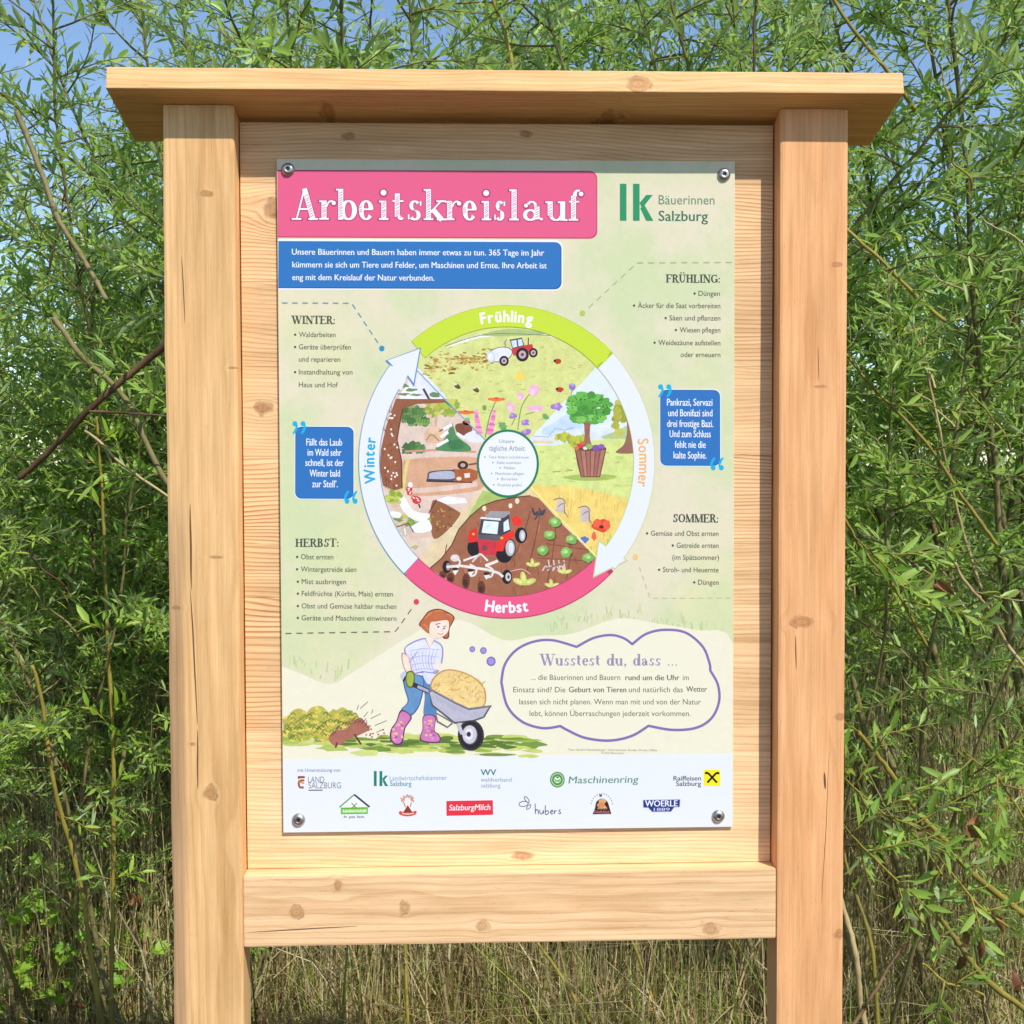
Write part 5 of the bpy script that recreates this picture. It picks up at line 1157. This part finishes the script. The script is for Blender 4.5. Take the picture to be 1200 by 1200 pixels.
for src, lab, x, y, rz, sc in (
    (sB, 'tall dense willow shrub at the right edge with tops reaching out of the picture', 2.1, 2.2, .25, 1.18),
    (sA, 'willow shrub close behind the right end of the roof plank', .78, 2.3, 2.6, 1.22),
    (sC, 'willow shrub behind the left end of the roof plank', -.55, 2.6, 3.9, 1.05),
    (sB, 'willow shrub standing further back behind the right post', 1.25, 3.1, -.2, 1.30),
    (sC, 'willow shrub standing further back at the right edge of the thicket', 2.4, 3.2, 2.3, 1.28),
    (sD, 'willow shrub standing further back, left of the centre of the roof', -.25, 3.4, 4.4, 1.26),
    (sA, 'willow shrub standing further back behind the left post', -1.05, 3.3, 5.2, 1.18),
    (sC, 'willow shrub standing further back, right of the centre of the roof', .55, 3.2, 1.0, 1.15),
    (sA, 'leafy willow shrub at the left edge of the thicket', -1.85, 2.3, 4.2, 1.0),
    (sD, 'tall thin willow shrub far back at the left edge of the picture', -2.0, 3.6, .7, 1.10),
    (sB, 'tall willow shrub far back above the right end of the roof', 1.75, 3.7, 2.9, 1.34),
    (sC, 'low leafy willow shrub close behind the right post', 1.05, 1.7, 5.1, .80),
    (sA, 'low leafy willow shrub close behind the left post', -1.02, 1.88, 1.9, .82),
    (sC, 'low bushy willow shrub at the left, in front of the tall ones', -1.38, 1.95, 2.2, .80),
    (sD, 'small sparse willow bush low at the right edge', 1.55, 1.65, 3.3, .42),
    (sD, 'small sparse willow bush low between the left post and the upright shoot', -.95, 2.0, 5.0, .40),
    (sD, 'small sparse willow bush low at the left edge', -1.5, 2.0, 1.1, .46)):
    copy_shrub(src, lab, (x, y, 0), rz, sc)

# ---- mass of the hedge further back
def mass():
    rng = np.random.default_rng(55); acc = Acc(); n, nc = 95000, 2100
    cx = rng.uniform(-3.8, 4.2, nc); cyy = rng.uniform(3.3, 5.4, nc)
    top = 2.55+.22*np.sin(cx*2.1)+.12*cx
    cz = -.5+rng.uniform(0.05, 1, nc)*(top+.5)
    i = rng.integers(0, nc, n); P = np.stack([cx[i], cyy[i], cz[i]], 1)+rng.normal(0, .13, (n, 3)); P[:, 2] = np.maximum(P[:, 2], -.5)
    Dv = rng.normal(0, 1, (n, 3))+np.array([0, -.2, .2]); Nv = rng.normal(0, .5, (n, 3))+np.array([.1, -.5, .8]); Ln = rng.uniform(.05, .10, n)
    acc.add(*leaf_arrays(P, Dv, Nv, Ln, Ln*rng.uniform(.22, .34, n), rng.uniform(0, .2, n), rng.uniform(0, .95, n)))
    return acc.mesh('hedge_foliage')
tag(link('hedge_foliage', mass(), M_LEAF_DEEP), 'dense mass of further hedge foliage closing the view behind the willow shrubs', 'foliage', kind='stuff')

# ---- ribbons: grass blades and dead stems
def ribbons(n, rng, xr, yr, hr, wr, lean, tint, segs=3, ydens=None, keep=None):
    x = rng.uniform(*xr, n); y = yr[0]+(yr[1]-yr[0])*rng.uniform(0, 1, n)**(ydens or 1.0)
    if keep is not None: k = keep(x, y, rng); x, y = x[k], y[k]; n = len(x)
    h = rng.uniform(*hr, n)*rng.uniform(.6, 1, n); wd = rng.uniform(*wr, n)
    a = rng.uniform(0, 2*np.pi, n); l = np.abs(rng.normal(0, lean, n)); dx, dy = np.cos(a)*l, np.sin(a)*l
    fa = rng.uniform(-.9, .9, n); sx, sy = np.cos(fa), np.sin(fa); k = rng.uniform(.4, 1.6, n)
    V = []
    for j in range(segs+1):
        t = j/segs; w2 = wd*(1-.85*t)*.5; off = (t**(1+k))
        px, py, pz = x+dx*h*off, y+dy*h*off, fall(y)-.01+h*(t-.35*l*t*t)
        V.append(np.stack([px-sx*w2, py-sy*w2, pz], 1)); V.append(np.stack([px+sx*w2, py+sy*w2, pz+.0], 1))
    V = np.stack(V, 1).reshape(-1, 3); m = 2*(segs+1); T = []
    for j in range(segs): T += [(2*j, 2*j+1, 2*j+3), (2*j, 2*j+3, 2*j+2)]
    F = (np.arange(n)[:, None, None]*m+np.array(T)[None]).reshape(-1, 3)
    return V, F, np.repeat(rng.uniform(*tint, n), 2*segs)
M_GRASS = mat_blade('dry_and_green_grass', [(0, (116, 150, 56)), (.3, (150, 172, 74)), (.4, (188, 168, 112)), (.6, (222, 202, 152)), (.82, (168, 140, 98)), (1, (236, 222, 184))])
rng = np.random.default_rng(77); g = Acc()
g.add(*ribbons(9000, rng, (-2.4, 2.4), (.75, 1.7), (.05, .2), (.003, .008), .8, (0, 1)))
g.add(*ribbons(30000, rng, (-2.9, 2.9), (1.78, 3.2), (.25, .80), (.004, .010), .7, (0, 1), ydens=1.4))
g.add(*ribbons(15000, rng, (-1.7, 1.3), (1.78, 2.2), (.3, .75), (.004, .012), .95, (.2, 1)))
g.add(*ribbons(5000, rng, (.2, 1.9), (1.5, 1.9), (.3, .75), (.004, .011), .8, (0, 1)))
g.add(*ribbons(1500, rng, (-1.8, 1.9), (1.78, 2.4), (.5, 1.1), (.007, .014), 1.1, (.35, 1)))
g.add(*ribbons(2600, rng, (-1.8, 1.9), (1.75, 2.3), (.25, .6), (.008, .016), .7, (0, .28)))
tag(link('meadow_grass', g.mesh('meadow_grass', False), M_GRASS), 'tangle of dry straw and green grass growing under the thicket', 'grass', kind='stuff')
M_STEMS = mat_blade('dead_stems', [(0, (104, 86, 60)), (.3, (150, 130, 86)), (.55, (196, 178, 128)), (.8, (164, 166, 92)), (1, (226, 210, 166))])
g = Acc(); g.add(*ribbons(10000, rng, (-3.0, 3.2), (1.78, 3.6), (1.0, 1.9), (.003, .010), .32, (0, 1), 4)); g.add(*ribbons(1500, rng, (-1.8, 2.0), (1.8, 2.3), (.8, 1.6), (.006, .012), .7, (.3, 1), 4))
tag(link('dead_stems', g.mesh('dead_stems', False), M_STEMS), 'crowd of thin upright dead stems in the lower thicket', 'stems', kind='stuff')

# ---- single branches and shoots that stand out
def branch(name, label, cat, px, Y, r0, r1, mat, leafpx=(), group=None, leafmat=None, ground=False, lsize=(.04, .075), dens=.016, wr=.2):
    """px: pixels along the stem, Y: depth at its two ends"""
    n = len(px); P = np.array([at(x, y, Y[0]+(Y[1]-Y[0])*i/(n-1)) for i, (x, y) in enumerate(px)])
    if ground:
        e = P[-1]; d = unit(P[-1]-P[-2]); d[2] = min(d[2], -.25); k = min((e[2]+.3)/-d[2], 1.6); q = e+d*k; q[2] = float(fall(q[1]))-.03
        P = np.vstack([P, e+(q-e)*.5, q])
    pts = np.array(spline3(P, 8)); rng = np.random.default_rng(int(px[0][0]*7+px[0][1]))
    pts[1:-1] += rng.normal(0, .0007, (len(pts)-2, 3)); sw = np.linspace(0, 1, len(pts))*rng.uniform(5, 11); pts[:, 0] += .004*np.sin(sw+rng.uniform(0, 6)); pts[:, 1] += .012*np.sin(sw*1.3)
    root = tag(empty(name, tuple(pts[-1])), label, cat, group); off = pts[-1]
    V, F = tube_arrays(pts-off, r0, r1, 8, np.linspace(r0, r1, len(pts))*(1+rng.normal(0, .07, len(pts))))
    ac = Acc(); ac.add(V, F); fol = Acc()
    for (x, y, dx, dy, L, k) in leafpx:         # side shoots: pixel, direction in the picture, length, count factor
        i = int(np.argmin([np.hypot(*(np.array(toP(p))-np.array((x, y)))) for p in pts])); p = pts[i]
        d = CR*dx-CU*dy-CF*rng.uniform(-.1, .5); tp = bend(p, d, L, 7, .07, .0, rng)-off
        ac.add(*tube_arrays(tp, .0024, .0008, 5)); twig_leaves(fol, tp, dens/k, lsize[0], lsize[1], wr, .8, rng, .1)
    link('stem', ac.mesh('stem'), mat, root)
    if fol.V: link('foliage', fol.mesh('foliage'), leafmat or M_LEAF, root)
    return root
def toP(p):
    d = np.asarray(p)-CAM; z = d@CF; return 600+FPX*(d@CR)/z, 600-FPX*(d@CU)/z
def spline3(P, n):
    out = []; N = len(P)
    for i in range(N-1):
        g = lambda k: P[min(max(k, 0), N-1)]
        p0, p1, p2, p3 = g(i-1), g(i), g(i+1), g(i+2)
        for j in range(n):
            t = j/n; out.append(0.5*((2*p1)+(-p0+p2)*t+(2*p0-5*p1+4*p2-p3)*t*t+(-p0+3*p1-3*p2+p3)*t**3))
    out.append(P[-1]); return out
B_ = 'willow_branch'
branch(B_, 'dark brown branch rising to the right across the thicket, left of the left post', 'branch', [(215, 385), (160, 432), (110, 478), (62, 522), (20, 560)], (1.0, 1.15), .0095, .007, M_BARK_DARK, ground=False)
branch(B_, 'grey brown branch falling to the right, crossing the dark one left of the left post', 'branch', [(60, 372), (90, 408), (128, 448), (160, 492), (200, 572)], (1.2, 1.1), .0068, .0072, M_BARK)
branch(B_, 'thin reddish twig running level into the left post', 'branch', [(104, 482), (150, 484), (210, 489)], (1.0, 1.0), .0035, .0022, M_BARK_DARK)
branch(B_, 'thin straw coloured twig falling to the left post, below the crossing branches', 'branch', [(100, 505), (140, 540), (210, 592)], (1.2, 1.2), .004, .0032, M_STRAW)
branch(B_, 'stout light brown branch leaning at the far left, above the crossing branches', 'branch', [(20, 130), (50, 205), (70, 262), (98, 305), (128, 352)], (1.2, 1.1), .007, .006, M_BARK)
branch('willow_shoot', 'upright young willow shoot with tufts of leaves beside the left post', 'shoot', [(112, 488), (118, 560), (124, 640), (128, 740), (131, 850), (130, 980), (129, 1200)], (1.42, 1.42), .0036, .0074, M_BARK_YEL, leafmat=M_LEAF_FRESH, ground=True,
    leafpx=[(112, 488, .3, -1, .09, 1.2), (113, 500, -.9, -.4, .08, 1), (114, 515, .9, -.4, .09, 1), (119, 590, .6, -.8, .10, 1), (119, 600, -.7, -.7, .09, 1), (124, 650, .7, -.7, .10, 1), (125, 668, -.6, -.8, .08, 1), (128, 735, .8, -.7, .10, 1.2), (128, 742, -.8, -.5, .09, 1.2), (130, 830, .9, -.6, .11, 1), (131, 850, -.8, -.6, .10, 1), (131, 880, .6, -.9, .12, 1), (130, 930, .5, -.8, .08, 1), (130, 1020, .8, -.3, .10, 1.1), (130, 1035, -.8, -.5, .08, 1)], lsize=(.045, .075), wr=.27)
branch('willow_shoot', 'yellowish bare shoot leaning at the far left above the ground plants', 'shoot', [(36, 780), (50, 840), (66, 915), (80, 985), (100, 1080)], (1.42, 1.42), .0052, .0072, M_BARK_YEL, ground=True, leafmat=M_LEAF_FRESH, leafpx=[(52, 850, .8, -.6, .1, 1), (75, 960, .7, .1, .12, .8)])
# right of the board
branch(B_, 'olive branch falling to the right just below the right end of the roof', 'branch', [(960, 228), (1000, 276), (1050, 322), (1108, 376)], (1.0, .9), .004, .005, M_BARK_YEL)
branch(B_, 'straw coloured branch falling to the right beside the middle of the right post', 'branch', [(985, 404), (1025, 452), (1075, 508), (1130, 590), (1170, 640)], (.95, .9), .0035, .0045, M_BARK_YEL, leafpx=[(1040, 470, .9, .2, .2, 1), (1090, 530, .9, -.2, .2, 1)])
branch(B_, 'thin light upright twig in the leaves right of the right post', 'branch', [(1083, 395), (1092, 455), (1100, 520), (1125, 600), (1150, 690)], (1.0, 1.05), .003, .004, M_STRAW)
branch(B_, 'yellow green branch with long leaves falling to the right past the oval knot', 'branch', [(985, 600), (1015, 650), (1052, 695), (1090, 760)], (.7, .75), .003, .004, M_BARK_YEL, leafpx=[(1000, 625, .6, .6, .2, 1.1), (1015, 650, .9, -.1, .22, 1.1), (1040, 680, .8, .5, .2, 1.1), (1060, 705, .9, .1, .22, 1.1)], lsize=(.05, .09), wr=.24)
branch(B_, 'pale branch falling to the right edge in the lower thicket', 'branch', [(1120, 660), (1150, 705), (1178, 748), (1215, 800)], (.85, .9), .004, .0045, M_STRAW, leafpx=[(1140, 690, .9, .3, .2, 1)])
branch('willow_pole', 'stout olive willow pole leaning beside the right post, the upper of two', 'pole', [(1004, 858), (1040, 902), (1075, 950), (1112, 988), (1150, 1032)], (.75, .8), .0055, .0085, M_BARK_YEL, leafpx=[(1005, 860, -.5, -.5, .16, 1.2), (1012, 868, .9, -.2, .18, 1.2)], ground=True, wr=.24)
branch('willow_pole', 'stout olive willow pole leaning at the lower right, the lower of two', 'pole', [(1076, 1046), (1100, 1070), (1125, 1105), (1160, 1152)], (.7, .72), .005, .0085, M_BARK_YEL, ground=True, leafpx=[(1085, 1052, .8, -.3, .15, 1)], wr=.24)
branch(B_, 'dark twig rising to the right at the foot of the right post', 'branch', [(1062, 1106), (1040, 1140), (1018, 1170), (995, 1210)], (.5, .4), .003, .0055, M_BARK_DARK, ground=True)
branch('dry_stalk', 'pale dry stalk leaning close to the foot of the right post', 'stalk', [(978, 1010), (990, 1075), (1003, 1130), (1020, 1210)], (.5, .42), .005, .008, M_STRAW, ground=True)
branch('dry_stalk', 'light green stalk curving beside the foot of the right post', 'stalk', [(980, 960), (1000, 1030), (1018, 1100), (1030, 1210)], (.6, .5), .003, .006, M_BARK_YEL, ground=True)
for i, (px, lab, Y, sh) in enumerate([
    ([(985, 905), (1030, 948), (1075, 985), (1110, 1030)], 'leafy willow sprig reaching right from behind the right post, below the oval knot', .55, [(1000, 920, .5, -.9, .16), (1020, 940, .9, -.5, .18), (1040, 955, .9, .2, .16), (1060, 972, .8, -.6, .18), (1075, 985, .9, .3, .14), (990, 912, -.2, -1, .12), (1010, 930, .4, .9, .14)]),
    ([(985, 965), (1030, 1010), (1058, 1045), (1085, 1085)], 'leafy willow sprig hanging beside the right post at the height of the crossbar', .5, [(1005, 985, .3, .9, .15), (1020, 1000, .9, -.3, .16), (1040, 1020, .8, .6, .14), (1050, 1035, .2, 1, .12), (995, 975, .8, -.6, .15)]),
    ([(1130, 880), (1160, 905), (1190, 940), (1215, 990)], 'leafy willow sprig at the right edge, level with the lower end of the panel', .7, [(1140, 888, -.6, .6, .18), (1150, 897, .6, -.8, .2), (1165, 910, -.2, 1, .18), (1175, 920, .8, .2, .2), (1185, 930, -.6, .8, .16)]),
    ([(1095, 1000), (1120, 1030), (1150, 1062), (1190, 1090)], 'leafy willow sprig at the lower right between the two poles', .6, [(1105, 1012, -.4, .9, .14), (1125, 1035, .7, -.8, .16), (1140, 1050, .2, 1, .16), (1155, 1065, .9, -.2, .14)]),
    ([(1080, 1130), (1110, 1150), (1150, 1165)], 'small leafy sprig low at the right, above the bottom edge', .5, [(1090, 1138, .3, -1, .1), (1105, 1148, -.3, .9, .12), (1120, 1153, .8, -.6, .1)])]):
    branch('willow_sprig', lab, 'sprig', px, (Y, Y+.05), .0022, .003, M_BARK_YEL, leafpx=[(a, b, c, d, e, 1.15) for a, b, c, d, e in sh], lsize=(.042, .072), wr=.24)
# under the crossbar
for px, lab, Y, r, m_ in (
    ([(470, 1080), (476, 1130), (480, 1210)], 'bright yellow green stem under the left part of the crossbar', 1.65, .006, M_BARK_YEL),
    ([(505, 1080), (516, 1140), (526, 1210)], 'grey stem beside the bright yellow one under the crossbar', 1.75, .0075, M_BARK),
    ([(600, 1075), (630, 1105), (662, 1150), (700, 1215)], 'yellowish stem leaning right under the middle of the crossbar', 1.60, .006, M_BARK_YEL),
    ([(735, 1085), (752, 1135), (772, 1210)], 'olive stem leaning right under the right part of the crossbar', 1.70, .006, M_BARK_YEL),
    ([(772, 1080), (782, 1140), (794, 1210)], 'pale grey stem under the right part of the crossbar', 1.80, .0075, M_BARK),
    ([(890, 1100), (868, 1150), (852, 1210)], 'straw coloured stalk leaning left near the right post under the crossbar', 1.55, .004, M_STRAW)):
    branch('stem', lab, 'stem', px, (Y+.1, Y), r*.8, r, m_, ground=True)
# above the roof
branch(B_, 'yellowish branch rising above the middle of the roof', 'branch', [(574, -20), (590, 40), (606, 110), (618, 190)], (1.2, 1.1), .0045, .006, M_BARK_YEL)
branch(B_, 'olive branch falling to the right above the right end of the roof', 'branch', [(965, -20), (1000, 32), (1036, 80), (1075, 130)], (1.1, 1.1), .0045, .0055, M_BARK_YEL)
branch(B_, 'thin upright brown branch above the roof, right of its middle', 'branch', [(890, -20), (884, 60), (880, 140)], (1.2, 1.2), .003, .004, M_BARK_DARK)

# thin bare twigs slanting through the leaves
rng = np.random.default_rng(63)
for k in range(15):
    x, y = rng.uniform(990, 1160), rng.uniform(30, 900); L = rng.uniform(50, 120); a = rng.uniform(.55, 1.25)
    px = [(x+L*math.cos(a)*t+rng.normal(0, 2), y+L*math.sin(a)*t) for t in (0, .33, .66, 1)]
    branch('twig', 'thin pale twig slanting down to the right among the leaves right of the board', 'twig', px, tuple(rng.uniform(.95, 1.25, 2)), .0018, .0032, [M_BARK_YEL, M_STRAW, M_BARK][k % 3], group='bare twigs right of the board')
for k in range(13):
    x, y = rng.uniform(20, 150), rng.uniform(120, 860); L = rng.uniform(50, 110); a = rng.uniform(.2, 1.3) if k % 2 else rng.uniform(1.7, 2.7)
    px = [(x+L*math.cos(a)*t+rng.normal(0, 2), y+L*math.sin(a)*t) for t in (0, .33, .66, 1)]
    branch('twig', 'thin brownish twig crossing the leaves left of the board', 'twig', px, tuple(rng.uniform(1.5, 1.75, 2)), .0018, .0034, [M_BARK, M_STRAW, M_BARK_DARK][k % 3], group='bare twigs left of the board')

# ---- bright broad-leaved plants at the lower left
def broad_leaf(acc, P, d, nrm, s, rng):
    d = unit(d); S = unit(np.cross(d, nrm)); N = unit(np.cross(S, d))
    out = [(0, 0), (.18, -.42), (.42, -.55), (.46, -.30), (.78, -.34), (.70, -.14), (1, 0), (.70, .14), (.78, .34), (.46, .30), (.42, .55), (.18, .42)]
    V = np.array([P+(d*u+S*v+N*(abs(v)*.25-.18*u*u))*s for u, v in out]+[P+(d*.4-N*.03)*s]); n = len(out)
    F = np.array([((i+1) % n, i, n) for i in range(n)]); acc.add(V, F, np.full(n, rng.uniform(0, .9)))
for k, (x, y, Y, lab) in enumerate([(6, 1065, 1.82, 'bright green lobed ground plant at the left edge'), (64, 1040, 1.86, 'bright green lobed ground plant below the yellowish bare shoot'), (96, 1082, 1.80, 'bright green lobed ground plant left of the upright shoot'), (34, 1120, 1.78, 'low lobed ground plant nearest the lower left corner'), (165, 1035, 1.84, 'small lobed ground plant between the upright shoot and the left post')]):
    rng = np.random.default_rng(900+k); top = at(x, y, Y); base = np.array([top[0], Y, float(fall(Y))]); st = Acc(); fo = Acc(); H = top[2]-base[2]
    for j in range(11 if k < 4 else 6):
        a = rng.uniform(0, 6.28); e = base+np.array([math.cos(a)*rng.uniform(.02, .13), math.sin(a)*rng.uniform(.02, .10), H*rng.uniform(.7, 1.2)])
        pts = np.array(spline3(np.array([base+rng.normal(0, .012, 3)*[1, 1, 0], (base+e)/2+rng.normal(0, .02, 3), e]), 5))
        st.add(*tube_arrays(pts-base, .0022, .0011, 5))
        for q in range(int(rng.integers(2, 5))):
            b = rng.uniform(0, 6.28); broad_leaf(fo, e-base-np.array([0, 0, .04*(q//2)]), np.array([math.cos(b), math.sin(b)*.8-.2, rng.uniform(-.4, .5)]), np.array([.1, -.6, .8])+rng.normal(0, .5, 3), rng.uniform(.022, .062), rng)
    r_ = tag(empty('ground_plant', tuple(base)), lab, 'plant', 'bright lobed plants at the lower left')
    link('stem', st.mesh('stem'), M_BARK_YEL, r_); link('foliage', fo.mesh('foliage', False), M_LEAF_FRESH, r_)

# ---- curled dead leaves caught in the stems
def dead_leaf_mesh(seed):
    rng = np.random.default_rng(seed); acc = Acc(); n, m_ = 9, 5; V = []
    for i in range(n):
        t = i/(n-1); wd = .42*math.sin(math.pi*min(t*1.02, 1))**.7
        for j in range(m_):
            s = (j/(m_-1)-.5)*2; c = s*wd
            V.append((t-.5+rng.normal(0, .02), c*math.cos(s*.8)+rng.normal(0, .03), abs(c)*.7*abs(s)+.22*math.sin(t*3+seed)+rng.normal(0, .045)))
    F = []
    for i in range(n-1):
        for j in range(m_-1): a = i*m_+j; F += [(a, a+1, a+m_+1), (a, a+m_+1, a+m_)]
    acc.add(np.array(V), np.array(F), np.full(len(F), rng.uniform(0, .9))); return acc.mesh('dead_leaf')
dm = [dead_leaf_mesh(s) for s in range(5)]
rng = np.random.default_rng(31)
for grp, lab, lst in (('dead leaves caught left of the board', 'curled brown dead leaf caught among the stems left of the left post', [(75, 900), (68, 918), (60, 925), (100, 918), (94, 935), (5, 885), (150, 1055), (160, 1062), (138, 1060), (58, 1090), (90, 1180), (25, 1165), (66, 955), (104, 948)]),
                      ('dead leaves caught right of the board', 'curled brown dead leaf caught among the stems right of the right post', [(1075, 965), (1080, 972), (1138, 970), (1142, 980), (1132, 1100), (1150, 1112), (1128, 1128), (1176, 1085), (1190, 1150), (1100, 690), (1108, 688)])):
    for x, y in lst:
        o = link('dead_leaf', dm[int(rng.integers(0, 5))], M_DEADLEAF); o.location = at(x, y, rng.uniform(1.72, 1.85) if x < 300 else rng.uniform(.7, 1.0)); o.scale = (rng.uniform(.03, .058), rng.uniform(.03, .055), rng.uniform(.04, .07))
        o.rotation_euler = tuple(rng.uniform(-1.6, 1.6, 3)); tag(o, lab, 'leaf', grp)
